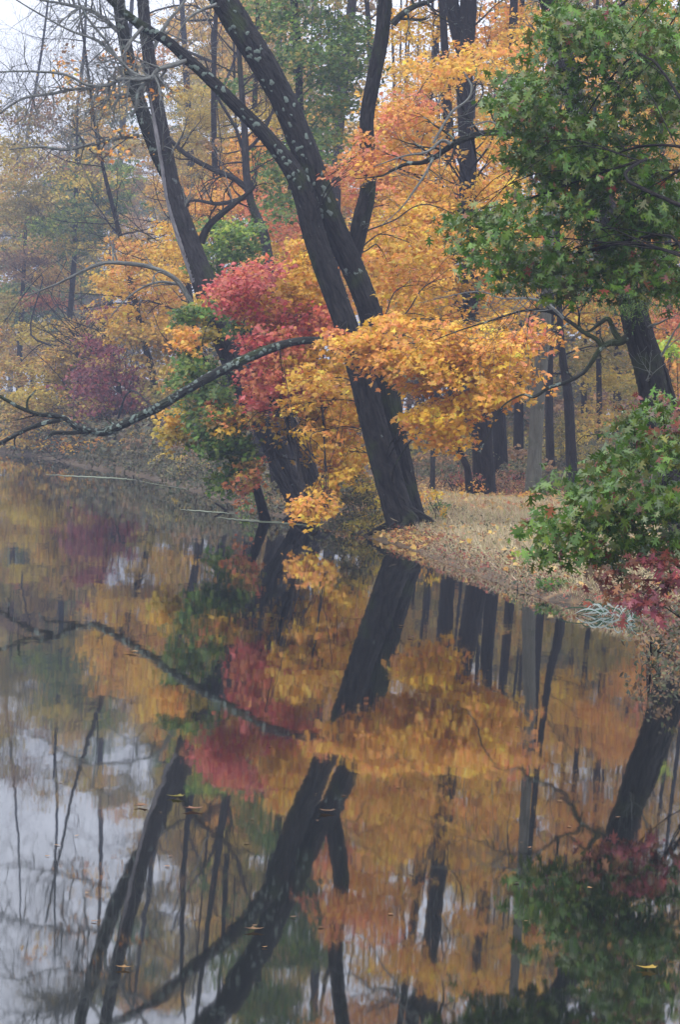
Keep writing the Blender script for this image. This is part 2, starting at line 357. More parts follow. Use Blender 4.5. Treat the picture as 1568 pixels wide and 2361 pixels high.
def feed_limbs(T, L, trunk, r=0.03, per=3, sub=True, skip=1):
    """limbs from the trunk to the sprays of every blob"""
    for (cx, cy, d, C) in L.centers[::skip]:
        c = C.mean(0) + np.array([0, 0.9 if skip > 1 else 0, 0]); k = int(np.argmin(np.linalg.norm(trunk[:, :3] - (c - np.array([0, 0, 0.8])), axis=1)))
        a = trunk[k, :3]; L_ = np.linalg.norm(c - a)
        rr = min(max(r, L_ * 0.0045), trunk[k, 3] * 0.6)
        mid = (a + c) / 2 + np.array([0, 0, 0.12 * L_])
        path = smooth_path([np.append(a, rr), np.append((a + mid) / 2 + R_.normal(size=3) * L_ * 0.03, rr * 0.8), np.append(mid + R_.normal(size=3) * L_ * 0.04, rr * 0.6), np.append(c, rr * 0.3)], n=5)
        T.add(path, 5)
        if sub:
            for j in R_.choice(len(C), min(per, len(C)), replace=False):
                i = int(R_.uniform(0.5, 0.95) * (len(path) - 1)); b = path[i, :3]; e = C[j]
                m = (b + e) / 2 + R_.normal(size=3) * 0.08 * np.linalg.norm(e - b)
                T.add(smooth_path([np.append(b, rr * 0.30), np.append(m + [0, 0, 0.1 * np.linalg.norm(e - b)], rr * 0.2), np.append(e, 0.003)], n=4), 4)

# ================================================================ SETTING
# ground: a polar sheet, fine where the banks are seen, reaching far out
az = np.concatenate([np.linspace(-180, -30, 40)[:-1], np.linspace(-30, -9, 60)[:-1], np.linspace(-9, 9, 260), np.linspace(9, 30, 60)[1:], np.linspace(30, 180, 40)[1:]])
rd = np.concatenate([[0.5, 3, 6, 10, 14, 18, 22], np.geomspace(25, 230, 330), np.geomspace(250, 600, 14)])
A, Rr = np.meshgrid(np.radians(az), rd)
gx = Rr * np.sin(A); gy = Rr * np.cos(A); gzz = gz(gx, gy)
near = (Rr < 110); gzz = gzz + near * (gzz > 0.1) * R_.normal(size=gx.shape) * 0.003
nr, na = gx.shape; i = np.arange(nr - 1)[:, None]; j = np.arange(na - 1)[None]
q = np.stack([i * na + j, i * na + j + 1, (i + 1) * na + j + 1, (i + 1) * na + j], -1).reshape(-1, 4)
m, n, o = newmat('forest_floor')
tc = nd(n, 'ShaderNodeTexCoord'); no = nd(n, 'ShaderNodeTexNoise'); no.inputs['Scale'].default_value = 3.0; no.inputs['Detail'].default_value = 8
n.links.new(tc.outputs['Object'], no.inputs['Vector'])
cr = nd(n, 'ShaderNodeValToRGB'); e = cr.color_ramp.elements
e[0].position = 0.3; e[0].color = (0.035, 0.026, 0.016, 1); e[1].position = 0.7; e[1].color = (0.20, 0.12, 0.05, 1)
x = e.new(0.5); x.color = (0.09, 0.06, 0.03, 1)
n.links.new(no.outputs[0], cr.inputs[0])
p = nd(n, 'ShaderNodeBsdfPrincipled'); p.inputs['Roughness'].default_value = 0.9; n.links.new(cr.outputs[0], p.inputs['Base Color'])
b = nd(n, 'ShaderNodeBump'); b.inputs['Strength'].default_value = 0.8; b.inputs['Distance'].default_value = 0.06
n.links.new(no.outputs[0], b.inputs['Height']); n.links.new(b.outputs[0], p.inputs['Normal']); n.links.new(p.outputs[0], o.inputs[0])
go = link('ground', mesh_np('ground', np.stack([gx, gy, gzz], -1).reshape(-1, 3), q.ravel()[::1], np.arange(len(q)) * 4, np.full(len(q), 4), m, smooth=True))
tag(go, kind='structure')
# water
m, n, o = newmat('still_dark_pond_water')
tc = nd(n, 'ShaderNodeTexCoord')
def ripple(scale, sx, sy, amp):
    mp = nd(n, 'ShaderNodeMapping'); mp.inputs['Scale'].default_value = (sx, sy, 1)
    n.links.new(tc.outputs['Object'], mp.inputs[0])
    no = nd(n, 'ShaderNodeTexNoise'); no.inputs['Scale'].default_value = scale; no.inputs['Detail'].default_value = 3
    n.links.new(mp.outputs[0], no.inputs['Vector'])
    sb = nd(n, 'ShaderNodeVectorMath', operation='SUBTRACT'); sb.inputs[1].default_value = (0.5, 0.5, 0.5)
    n.links.new(no.outputs['Color'], sb.inputs[0])
    sc = nd(n, 'ShaderNodeVectorMath', operation='MULTIPLY'); sc.inputs[1].default_value = (amp, amp, 0)
    n.links.new(sb.outputs[0], sc.inputs[0]); return sc.outputs[0]
r1 = ripple(1.0, 1.6, 0.8, 0.0034); r2 = ripple(1.0, 9.0, 2.5, 0.0036)
a1 = nd(n, 'ShaderNodeVectorMath', operation='ADD'); n.links.new(r1, a1.inputs[0]); n.links.new(r2, a1.inputs[1])
a2 = nd(n, 'ShaderNodeVectorMath', operation='ADD'); a2.inputs[1].default_value = (0, 0, 1); n.links.new(a1.outputs[0], a2.inputs[0])
nn = nd(n, 'ShaderNodeVectorMath', operation='NORMALIZE'); n.links.new(a2.outputs[0], nn.inputs[0])
p = nd(n, 'ShaderNodeBsdfPrincipled'); p.inputs['Base Color'].default_value = (0.010, 0.012, 0.012, 1)
p.inputs['Roughness'].default_value = 0.023; p.inputs['IOR'].default_value = 1.33
n.links.new(nn.outputs[0], p.inputs['Normal']); n.links.new(p.outputs[0], o.inputs[0])
s_ = 580
wo = link('water', mesh_np('water', [(-s_, -s_, 0), (s_, -s_, 0), (s_, s_, 0), (-s_, s_, 0)], [0, 1, 2, 3], [0], [4], m)); tag(wo, kind='structure')

# ================================================================ TREES
def root_of(pts, d):
    b = P(pts[0][0], pts[0][1], d + (pts[0][3] if len(pts[0]) > 3 else 0)); return b
def refine(p, k=3):
    t = np.arange(0, len(p) - 1 + 1e-6, 1 / k); return np.stack([np.interp(t, np.arange(len(p)), p[:, i]) for i in range(4)], 1)
def roots(T, tp, k):
    b = tp[0]; z0 = max(gz1(b[0], b[1]), 0.0)
    i = int(np.argmin(np.abs(tp[:, 2] - (z0 + 0.55)))); c0 = tp[i]
    for q in range(k):
        a = q / k * 6.283 + R_.normal() * 0.25; r_ = c0[3]; dv = np.array([math.cos(a), math.sin(a), 0]); L_ = R_.uniform(0.3, 0.6)
        p0 = c0[:3] + dv * r_ * 0.55 + [0, 0, R_.uniform(-.1, .25)]; p1 = np.array([b[0], b[1], z0 + 0.22]) + dv * r_ * 1.05; p2 = np.array([b[0], b[1], z0 + 0.03]) + dv * (r_ * 1.25 + L_ * 0.4); p3 = np.array([b[0], b[1], z0 - 0.15]) + dv * (r_ * 1.2 + L_)
        T.add(smooth_path([np.append(p0, r_ * 0.34), np.append(p1, r_ * 0.27), np.append(p2, r_ * 0.2), np.append(p3, r_ * 0.1)], n=6), 12, 0.12)
def make_tree(name, label, cat, d, trunk, bark, stems=(), limbs=(), crown=None, twigs=0, tlen=1.2, tlev=1, group=None, templ='maple', lmat=None,
              ground=True, tt0=0.45, rough=0.04, limb_r=0.02, twig_mat=None, curl=0.25, per=3, seg=14, skip=1, ridge=0, flare=0):
    tp = pxpath(trunk, d)
    g = gz1(tp[0][0], tp[0][1])
    if ground and tp[0][2] > g - 0.2:       # run the trunk down into the earth, flaring
        dirn = tp[1][:3] - tp[0][:3]; dirn /= np.linalg.norm(dirn); k = (tp[0][2] - (g - 0.3)) / max(-dirn[2] * -1, 0.3)
        q = tp[0].copy(); q[:3] = tp[0][:3] - dirn * k; q[3] *= 1.12
        mid = tp[0].copy(); mid[:3] = (q[:3] + tp[0][:3]) / 2; mid[3] *= 1.04
        tp = np.vstack([q, mid, tp])
    base = tp[0][:3].copy(); base[2] = max(g, -0.3)
    root = thing(name, tuple(base), label, cat, group)
    T = Tubes(); T.add(refine(tp) if ridge else tp, 84 if ridge else seg, rough * (0.6 if ridge else 1), ridge)
    if flare: roots(T, tp, flare)
    tr = T.build('trunk', bark, root)
    paths = [tp]
    for sname, spts, sd_, smat in stems:
        T = Tubes(); pp = pxpath(spts, sd_); T.add(refine(pp) if ridge else pp, 72 if ridge else 12, rough * (0.6 if ridge else 1), ridge); T.build(sname, smat or bark, root); paths.append(pp)
    for lpts, ld, lmat_, tw, tl in limbs:
        T = Tubes(); pp = pxpath(lpts, ld); T.add(pp, 8, rough * 1.5)
        if tw: twigs_along(T, pp, tw, tl, None, 2 if tl > 0.7 else 1, None, 0.12, 0.15)
        T.build('limb', lmat_ or bark, root); paths.append(pp)
    if twigs or crown is not None:
        T = Tubes(); any_ = False
        if twigs: twigs_along(T, tp, twigs, tlen, None, tlev, None, 0.15, tt0); any_ = True
        if crown is not None and crown.centers:
            allp = np.vstack(paths); feed_limbs(T, crown, allp[allp[:, 2] > (0.9 if d < 70 else 1.3)] if (allp[:, 2] > 1.3).sum() > 3 else allp, limb_r, per, True, skip); any_ = True
        if any_: T.build('branch_stems', twig_mat or bark, root)  # thin branches and twigs that carry the crown, in one mesh
    if crown is not None: crown.build('crown', templ, lmat or LEAF, root, curl)
    return root, paths

# ---- the big leaning double-stemmed maple
c = Leaves(); B = c.blob
for a in [(860, 780, 105, 30, -12), (930, 835, 110, 42, 8), (1030, 800, 150, 55, -5), (1150, 800, 110, 45, -15), (1060, 870, 130, 50, 8),
          (1165, 880, 60, 40, 10), (1000, 930, 75, 50, 10), (1010, 985, 62, 36, 0), (1110, 915, 55, 35, -10)]:
    B(a[0], a[1], a[2], a[3], 62.5, 'gold', 2.8, a[4], 0.115, 1.6, 0.5, 'orange', 0.45)
for a in [(930, 700, 80, 36), (1000, 640, 60, 50), (900, 610, 50, 50), (1040, 728, 50, 24), (1150, 735, 50, 26), (975, 560, 60, 44), (885, 690, 40, 40), (1150, 640, 40, 60), (1140, 540, 40, 50), (940, 470, 60, 34), (900, 930, 30, 14)]:
    B(a[0], a[1], a[2], a[3], 69.5, 'gold', 1.8, -14, 0.115, 2.0, 0.5, 'orange', 0.4)
for a in [(745, 900, 66, 26), (792, 955, 46, 34), (765, 1025, 46, 28), (712, 1008, 34, 16), (822, 905, 26, 36), (690, 925, 34, 14), (700, 865, 50, 18)]:
    B(a[0], a[1], a[2], a[3], 67.8, 'gold', 2.4, -12, 0.115, 1.2, 0.45, 'orange', 0.25)
B(770, 775, 30, 18, 62.5, 'coral', 2.5, 0, 0.11, 0.8, 0.4, 'orange', 0.5); B(1215, 765, 60, 26, 63, 'orange', 2.6, -20, 0.11, 1.5, 0.5, 'coral', 0.3)
for a in [(850, 330, 46, 26), (845, 375, 60, 26), (800, 385, 40, 18)]: B(a[0], a[1], a[2], a[3], 65, 'orange', 1.8, -10, 0.115, 1.0, 0.5, 'coral', 0.4)
B(900, 755, 50, 22, 62.5, 'orange', 2.6, -20, 0.11, 1.2, 0.5, 'gold', 0.5)
main_trunk = [(941, 1240, 80), (922, 1190, 74), (893, 1090, 70), (862, 980, 66), (838, 880, 63), (812, 790, 60), (780, 700, 57), (748, 610, 58), (722, 530, 56), (703, 455, 56), (672, 390, 46),
              (612, 312, 36), (545, 245, 32), (480, 180, 29), (430, 135, 27), (385, 95, 24), (330, 62, 22), (270, 15, 18), (200, -60, 14), (120, -140, 9), (40, -190, 5)]
stemC = [(966, 1222, 50), (942, 1140, 52), (921, 1050, 54), (902, 950, 56), (885, 850, 62), (858, 740, 58), (835, 670, 56), (803, 595, 58), (768, 520, 60), (735, 440, 66), (700, 340, 64), (655, 235, 62), (608, 150, 64),
         (558, 70, 66), (512, -5, 64), (450, -110, 56), (380, -230, 44), (330, -340, 30)]
stemD = [(815, 590, 36), (832, 510, 40), (848, 440, 36), (848, 350, 34), (846, 270, 32), (862, 180, 32), (880, 90, 32), (888, 0, 32), (896, -120, 28), (905, -240, 20)]
lb = [(832, 815, 26), (785, 790, 20), (735, 785, 18), (690, 786, 18), (640, 798, 20), (580, 822, 22), (520, 850, 22), (470, 876, 22), (420, 905, 21), (365, 938, 21), (310, 965, 20), (270, 985, 20), (235, 997, 18),
      (205, 992, 14), (175, 985, 13), (150, 965, 12), (115, 957, 12), (88, 955, 10), (45, 940, 9), (0, 915, 8), (-60, 890, 6), (-120, 885, 3)]
lb2 = [(140, 968, 10), (100, 976, 11), (60, 990, 10), (25, 1008, 10), (-5, 1024, 9), (-60, 1050, 6), (-110, 1060, 3)]
lb3 = [(212, 994, 10), (170, 998, 9), (128, 998, 9), (112, 1006, 6), (102, 1015, 3)]
lb4 = [(98, 957, 6), (66, 948, 6), (62, 925, 5), (74, 908, 4), (83, 898, 3)]
b1 = [(430, 139, 9), (405, 148, 13), (365, 160, 11), (345, 183, 11), (305, 168, 9), (268, 132, 7), (225, 95, 6), (160, 70, 5), (90, 32, 4), (20, -10, 2)]
b2 = [(348, 180, 11), (320, 184, 10), (280, 182, 9), (248, 196, 8), (200, 196, 7), (150, 172, 6), (80, 165, 5), (0, 166, 4), (-60, 175, 2)]
b3 = [(342, 186, 9), (318, 212, 9), (312, 250, 7), (300, 270, 4)]
b4 = [(330, 62, 10), (290, 110, 8), (285, 150, 6), (240, 90, 6), (200, 40, 5), (170, -20, 3)]
b5 = [(905, 55, 18), (925, 35, 15), (955, 15, 13), (990, 3, 10), (1040, -25, 8)]
b6 = [(500, 10, 10), (450, 30, 7), (420, 60, 5), (405, 100, 3)]
mt, mp_ = make_tree('leaning_maple', 'big dark forked maple leaning from the water edge with a long mossy branch', 'tree', 65.7, [(a, b, w_ * 0.92) for a, b, w_ in main_trunk], BARK_DARK,
    stems=[('stem', [(a, b, w_ * 0.93) for a, b, w_ in stemC], 66.3, BARK_DARK), ('stem', stemD, 66.6, BARK_DARK)],
    limbs=[(lb, 65, BARK_LICH, 5, 0.5), (lb2, 65, BARK_LICH, 4, 0.4), (lb3, 65, BARK_LICH, 0, 0), (lb4, 65, BARK_LICH, 0, 0), (b1, 65.5, BARK_TWIG, 30, 1.1), (b2, 65.3, BARK_TWIG, 30, 1.1),
           (b3, 65.4, BARK_TWIG, 3, 0.4), (b4, 65.6, BARK_TWIG, 10, 1.0), (b5, 66.5, BARK_LICH, 8, 1.0), (b6, 66, BARK_TWIG, 5, 0.6)],
    crown=c, twigs=0, rough=0.05, seg=20, per=4, limb_r=0.02, ridge=26, flare=7)
# mossy upper side limb and lichen discs as their own small pieces on the bark
def lichens(path_px, d, count, rng, parent, size=(0.03, 0.09), side=-0.3, t0=0.0, t1=1.0):
    V = []; Fv = []; n0 = 0; pp = pxpath(path_px, d)
    for k in range(count):
        i = int(R_.uniform(t0, t1) * (len(pp) - 2)); c_ = pp[i, :3]; r_ = pp[i, 3]
        t = pp[i + 1, :3] - c_; t /= np.linalg.norm(t); s = np.cross(t, [0, 1, 0]); s /= np.linalg.norm(s)
        a = rng() ; nrm = math.sin(a) * s + math.cos(a) * np.array([0, -1, 0]); nrm -= (nrm @ t) * t; nrm /= np.linalg.norm(nrm)
        b_ = np.cross(nrm, t); sz = R_.uniform(*size) * 0.5; K = 9; ph = R_.uniform(0, 6)
        cc = c_ + nrm * (r_ * 1.03)
        ring = []
        for q in range(K):
            th = q / K * 2 * math.pi; rr = sz * max(0.25, 1 + 0.3 * math.sin(2 * th + ph) + 0.18 * math.sin(3 * th + 2 * ph) + R_.normal() * 0.08)
            x_ = rr * math.cos(th); y_ = rr * 0.8 * math.sin(th)
            back = (x_ / max(r_, 1e-3)) ** 2 * r_ * 0.5
            ring.append(cc + b_ * x_ + t * y_ * 1.3 - nrm * (back + 0.012))
        V += [cc + nrm * 0.012] + ring
        for q in range(K): Fv.append((n0, n0 + 1 + q, n0 + 1 + (q + 1) % K))
        n0 += K + 1
    Fv = np.array(Fv); lm = mesh_np('lichen', V, Fv.ravel(), np.arange(len(Fv)) * 3, np.full(len(Fv), 3), LICH, smooth=True)
    me = parent.data; nf = len(me.polygons); bm = bmesh.new(); bm.from_mesh(me); bm.from_mesh(lm); bm.to_mesh(me); bm.free()
    me.materials.append(LICH)           # lichen crusts are part of the bark they grow on
    mi = np.zeros(len(me.polygons), np.int32); mi[nf:] = 1; me.polygons.foreach_set('material_index', mi); me.update(); D.meshes.remove(lm)
LICH = bark_mat('lichen_crust', (0.08, 0.11, 0.09), (0.25, 0.30, 0.26), 0, scale=3)
kids = {k: [o for o in mt.children if o.name.split('.')[0] == k] for k in ('trunk', 'stem', 'limb')}
lichens(stemC, 66.3, 60, lambda: R_.normal() * 0.5 + 0.35, kids['stem'][0], (0.04, 0.12), t0=0.50, t1=0.88)
lichens(main_trunk, 65.7, 44, lambda: R_.normal() * 0.6, kids['trunk'][0], (0.05, 0.13), t0=0.46, t1=0.85)
lichens(lb, 65, 60, lambda: R_.normal() * 0.6, kids['limb'][0], (0.05, 0.14), t0=0.2, t1=0.7)

# ---- grey tree with bare weathered wood, leaning left behind it
g_trunk = [(706, 1195, 62), (688, 1150, 58), (658, 1090, 56), (630, 1025, 54), (598, 955, 54), (560, 880, 58), (525, 800, 56), (495, 730, 56), (470, 650, 54), (447, 590, 50), (422, 520, 46), (400, 450, 40), (387, 380, 36),
           (370, 290, 33), (356, 210, 31), (343, 130, 29), (333, 50, 27), (325, -30, 25), (308, -150, 20), (285, -290, 14)]
g_left = [(425, 480, 26), (398, 425, 32), (370, 370, 34), (342, 300, 34), (322, 240, 31), (305, 180, 31), (290, 110, 29), (278, 40, 28), (268, -40, 26), (250, -160, 22), (228, -300, 14)]
a1 = [(445, 705, 13), (420, 662, 12), (395, 637, 11), (350, 617, 10), (300, 608, 10), (240, 606, 9), (190, 625, 7), (130, 655, 5), (60, 682, 3)]
a2 = [(405, 655, 7), (370, 650, 6), (330, 662, 5), (290, 690, 4), (250, 735, 2)]
a3 = [(320, 312, 12), (280, 317, 10), (205, 334, 8), (150, 345, 7), (90, 338, 5), (20, 345, 3)]
a4 = [(300, 218, 12), (270, 222, 11), (238, 208, 9), (180, 204, 8), (120, 216, 7), (50, 228, 6), (-10, 268, 4)]
a5 = [(462, 560, 20), (480, 522, 17), (515, 490, 14), (548, 464, 12), (575, 443, 9), (592, 425, 5)]
a6 = [(345, 130, 10), (380, 60, 9), (420, 10, 7), (450, -40, 5)]
a7 = [(292, 90, 12), (220, 30, 10), (150, 10, 7), (90, 0, 4)]
c = Leaves(); B = c.blob
for (x_, y_, rx, ry) in [(300, 200, 120, 60), (200, 260, 120, 80), (350, 300, 90, 60), (250, 120, 120, 80)]:
    B(x_, y_, rx, ry, 75, 'brown', 0.10, 0, 0.11, 2, 0.8, 'orange', 0.5)
B(480, 330, 30, 14, 74, 'brown', 0.5, 0, 0.1)
B(468, 740, 22, 70, 74.3, 'yellow', 2.6, -18, 0.11, 0.5, 0.4, 'olive', 0.4); B(485, 700, 20, 20, 74.3, 'yellow', 2, 0, 0.11, 0.5, 0.4)
gt, gp = make_tree('bare_topped_tree', 'grey leaning tree with a pale stripe of bare wood down its trunk', 'tree', 75, g_trunk, BARK_GREY,
    stems=[('stem', g_left, 76, BARK_LICH)],
    limbs=[(a1, 75, BARK_TWIG, 10, 1.0), (a2, 75, BARK_TWIG, 4, 0.5), (a3, 76, BARK_TWIG, 22, 1.3), (a4, 76, BARK_TWIG, 30, 1.3), (a5, 75, BARK_DARK, 5, 0.8), (a6, 75, BARK_TWIG, 8, 1.2), (a7, 76, BARK_TWIG, 26, 1.5)],
    crown=c, twigs=10, tlen=1.6, tlev=2, tt0=0.55, rough=0.05, seg=18, twig_mat=BARK_TWIG, ridge=24, flare=5)
# stripped streak of wood along its left side
st = pxpath([(x_ - w_ * 0.36, y_, w_ * (0.34 if y_ > 250 else 0.1)) for (x_, y_, w_) in g_trunk if 200 < y_ < 660], 74.9); T = Tubes(); T.add(st, 8, 0.10); T.build('bare_wood', BARE_WOOD, gt)
st = pxpath([(x_ - w_ * 0.25, y_, w_ * 0.34) for (x_, y_, w_) in g_trunk if 940 < y_ < 1170], 74.72); T = Tubes(); T.add(st, 8, 0.12); T.build('bare_wood', BARK_GREY, gt)

# ---- red and gold maple on the shore between the two
c = Leaves(); B = c.blob
RG = 70.5
for a in [(545, 640, 60, 24, -18), (600, 612, 60, 18, -14), (520, 672, 40, 22, 0), (575, 668, 45, 20, -10), (590, 800, 45, 26, -20), (625, 880, 66, 36, 8), (685, 885, 50, 28, -10), (590, 915, 30, 20, 0)]:
    B(a[0], a[1], a[2], a[3], RG, 'red', 3.4, a[4], 0.115, 1.4, 0.5, 'coral', 0.25)
for a in [(640, 735, 46, 36, 0), (690, 748, 60, 26, 10), (760, 735, 36, 40, 0), (640, 805, 50, 24, 0), (540, 700, 40, 20, 0)]:
    B(a[0], a[1], a[2], a[3], RG + .5, 'coral', 3.2, a[4], 0.115, 1.4, 0.5, 'red', 0.45)
for a in [(665, 660, 66, 32, -12), (650, 700, 60, 24, -10), (700, 600, 46, 50, 0), (630, 735, 40, 20, 0), (720, 680, 50, 40, 0), (590, 705, 30, 20, 0), (690, 810, 80, 28, -8), (760, 850, 60, 40, 0), (735, 930, 60, 46, 0), (655, 985, 24, 12, 0), (600, 945, 24, 10, 0), (775, 990, 55, 56, 0), (735, 1000, 44, 44, 0), (800, 930, 40, 60, 0), (810, 1040, 40, 40, 0), (760, 900, 60, 50, 0), (530, 950, 40, 24, 10)]:
    B(a[0], a[1], a[2], a[3], RG + 1, 'gold', 3.0, a[4], 0.115, 1.6, 0.5, 'orange', 0.25)
for a in [(680, 1178, 34, 11, -20), (712, 1150, 40, 14, -30), (752, 1165, 20, 20, 0), (728, 1188, 20, 12, 0), (768, 1108, 40, 16, -20), (742, 1124, 34, 14, -20), (800, 1066, 50, 18, -20), (700, 1168, 30, 14, -20)]:
    B(a[0], a[1], a[2], a[3], 64.5 if a[1] > 1130 else 67, 'orange', 2.8, a[4], 0.115, 0.9, 0.36, 'gold', 0.5)
rg_trunk = [(748, 1185, 42), (722, 1120, 42), (694, 1040, 40), (657, 960, 38), (618, 885, 42), (580, 800, 36), (555, 740, 30), (530, 700, 20), (500, 660, 10)]
make_tree('red_maple', 'maple with crimson and gold leaves on a dark slanting trunk behind the grey tree', 'tree', 77, rg_trunk, BARK_PLAIN, crown=c, limb_r=0.018, per=4,
          limbs=[([(690, 1030, 14), (700, 950, 12), (720, 860, 10), (740, 780, 6)], 75, BARK_PLAIN, 4, 0.8)])

# ---- golden maple behind the leaning tree
c = Leaves(); B = c.blob
for a in [(910, 240, 70, 44), (1000, 165, 100, 34), (1050, 125, 80, 24), (970, 300, 90, 45), (880, 350, 80, 34), (985, 440, 60, 40), (920, 460, 80, 44), (1150, 270, 50, 40), (1160, 130, 60, 34)]:
    B(a[0], a[1], a[2], a[3], 80, 'orange', 1.7, -12, 0.12, 3, 0.6, 'gold', 0.4)
for a in [(820, 400, 50, 30), (880, 290, 60, 20), (960, 240, 80, 20), (870, 420, 50, 30)]:
    B(a[0], a[1], a[2], a[3], 78, 'coral', 2.0, -15, 0.12, 2, 0.5, 'orange', 0.4)
for a in [(900, 560, 80, 44), (980, 590, 70, 50), (950, 660, 80, 40), (880, 640, 40, 50), (1000, 520, 60, 40), (1000, 700, 50, 30), (1160, 610, 40, 60), (1160, 510, 44, 50), (1150, 420, 40, 40), (940, 520, 70, 34), (1170, 700, 54, 24), (960, 730, 80, 30), (1030, 470, 30, 30)]:
    B(a[0], a[1], a[2], a[3], 79, 'gold', 2.0, -14, 0.12, 3, 0.6, 'orange', 0.35)
gm = [(1117, 1140, 56), (1113, 1060, 50), (1108, 960, 48), (1096, 850, 44), (1086, 740, 42), (1082, 640, 42), (1080, 560, 42), (1080, 470, 40), (1078, 380, 38), (1074, 250, 38), (1072, 120, 40), (1078, 60, 40), (1082, 0, 38), (1086, -120, 30), (1090, -220, 16)]
for a in [(1060, 450, 120, 60), (960, 380, 110, 50), (1040, 560, 130, 60), (1020, 660, 130, 60), (1150, 660, 90, 60), (1150, 350, 80, 60), (900, 620, 70, 80), (860, 520, 60, 60), (1100, 730, 110, 34), (1210, 480, 50, 100)]:
    B(a[0], a[1], a[2], a[3], 91, 'gold', 1.7, -12, 0.13, 3, 0.7, 'orange', 0.4)
for a in [(1085, 460, 24, 20), (1070, 660, 30, 12), (1095, 410, 20, 20), (1062, 540, 20, 14)]: B(a[0], a[1], a[2], a[3], 79, 'gold', 1.5, -12, 0.12, 1, 0.4)
make_tree('golden_maple', 'golden orange maple on a straight dark trunk at the back of the grassy bank', 'tree', 86, gm, BARK_PLAIN, crown=c, limb_r=0.02,
    stems=[('stem', [(1075, 150, 26), (1058, 90, 30), (1046, 30, 32), (1038, -40, 30), (1020, -160, 20)], 86, BARK_PLAIN)], twigs=16, tlen=2.0, tlev=2, tt0=0.3)

# ---- green maples
c = Leaves(); B = c.blob
for a in [(505, 985, 45, 40), (540, 1050, 45, 40), (500, 1000, 40, 50), (535, 1100, 36, 30), (455, 930, 40, 34), (440, 870, 40, 30), (470, 990, 40, 26), (430, 815, 24, 30), (552, 1000, 30, 36), (500, 915, 40, 30), (480, 855, 34, 20)]:
    B(a[0], a[1], a[2], a[3], 72, 'green', 2.8, 0, 0.12, 1.3, 0.5, 'mottle', 0.08)
for a in [(500, 720, 34, 22), (430, 720, 22, 40), (540, 760, 20, 26)]: B(a[0], a[1], a[2], a[3], 73, 'green', 2.6, 0, 0.12, 0.8, 0.4)
for a in [(395, 985, 34, 40), (400, 940, 24, 24)]: B(a[0], a[1], a[2], a[3], 73, 'yellow', 2.6, 0, 0.12, 0.8, 0.4, 'gold', 0.3)
for a in [(580, 1080, 24, 34), (560, 1130, 22, 16), (495, 950, 30, 12), (560, 955, 50, 14)]: B(a[0], a[1], a[2], a[3], 71, 'coral', 2.6, 0, 0.11, 0.6, 0.4, 'mottle', 0.4)
for a in [(430, 795, 36, 18), (420, 770, 30, 14)]: B(a[0], a[1], a[2], a[3], 72, 'orange', 2.2, 0, 0.11, 0.6, 0.4)
make_tree('green_maple', 'low green maple with patches of yellow overhanging the water under the mossy branch', 'tree', 74, [(610, 1195, 26), (590, 1120, 20), (565, 1050, 18), (540, 980, 16), (505, 900, 13), (470, 830, 9), (440, 780, 5)], BARK_PLAIN, crown=c, limb_r=0.012, per=4)
c = Leaves(); B = c.blob
for a in [(530, 545, 56, 34), (480, 585, 40, 30), (560, 580, 36, 26), (510, 510, 36, 16), (560, 520, 30, 24)]: B(a[0], a[1], a[2], a[3], 84, 'green', 2.6, 0, 0.12, 1.5, 0.6, 'lime', 0.06)
make_tree('green_maple', 'small green maple showing between the grey leaning trunk and the red leaves', 'tree', 86, [(640, 1165, 22), (620, 1000, 20), (590, 850, 18), (560, 720, 15), (540, 620, 12), (520, 530, 6)], BARK_PLAIN, crown=c, limb_r=0.012)
c = Leaves(); B = c.blob
for a in [(640, 20, 70, 50), (700, 90, 70, 60), (660, 130, 40, 40), (770, 60, 60, 50), (800, 140, 60, 50), (740, 200, 50, 60), (650, 420, 40, 50), (640, 480, 36, 36), (700, 300, 50, 50), (790, 240, 50, 40), (770, 320, 50, 40), (640, 380, 30, 40), (830, 60, 40, 40), (720, -60, 120, 50), (700, -160, 120, 60), (800, -160, 100, 60), (540, 200, 26, 30)]:
    B(a[0], a[1], a[2], a[3], 104, 'green', 1.7, 0, 0.15, 4, 0.9, 'olive', 0.15)
make_tree('green_maple', 'tall green maple with sky gaps behind the top of the forked leaning trunk', 'tree', 106, [(720, 1130, 24), (712, 900, 24), (708, 600, 20), (700, 360, 18), (691, 250, 18), (688, 120, 16), (680, 0, 14), (675, -150, 10)], BARK_PLAIN, crown=c, limb_r=0.02, twigs=14, tlen=2.5, tlev=2, tt0=0.4)

# ---- slender curved tree behind the red leaves
make_tree('slender_tree', 'slender crooked grey tree with bare sideways branches between the two leaning trunks', 'tree', 95,
    [(655, 1150, 30), (640, 900, 28), (630, 700, 26), (612, 560, 24), (598, 515, 22), (578, 465, 19), (568, 400, 18), (565, 320, 16), (560, 250, 14), (553, 150, 12), (545, 20, 10), (540, -120, 6)], BARK_GREY,
    limbs=[([(572, 440, 15), (540, 412, 14), (500, 395, 13), (455, 372, 12), (415, 345, 11), (380, 310, 8), (350, 290, 4)], 95, BARK_GREY, 14, 1.4), ([(575, 450, 13), (545, 462, 11), (500, 470, 9), (450, 462, 6), (400, 470, 4)], 95, BARK_GREY, 8, 1.3),
           ([(566, 380, 9), (545, 300, 8), (500, 220, 6), (470, 130, 4)], 95, BARK_GREY, 8, 1.5), ([(566, 350, 9), (610, 300, 7), (640, 220, 5)], 95, BARK_GREY, 6, 1.3)], twigs=22, tlen=2.2, tlev=2, tt0=0.45)

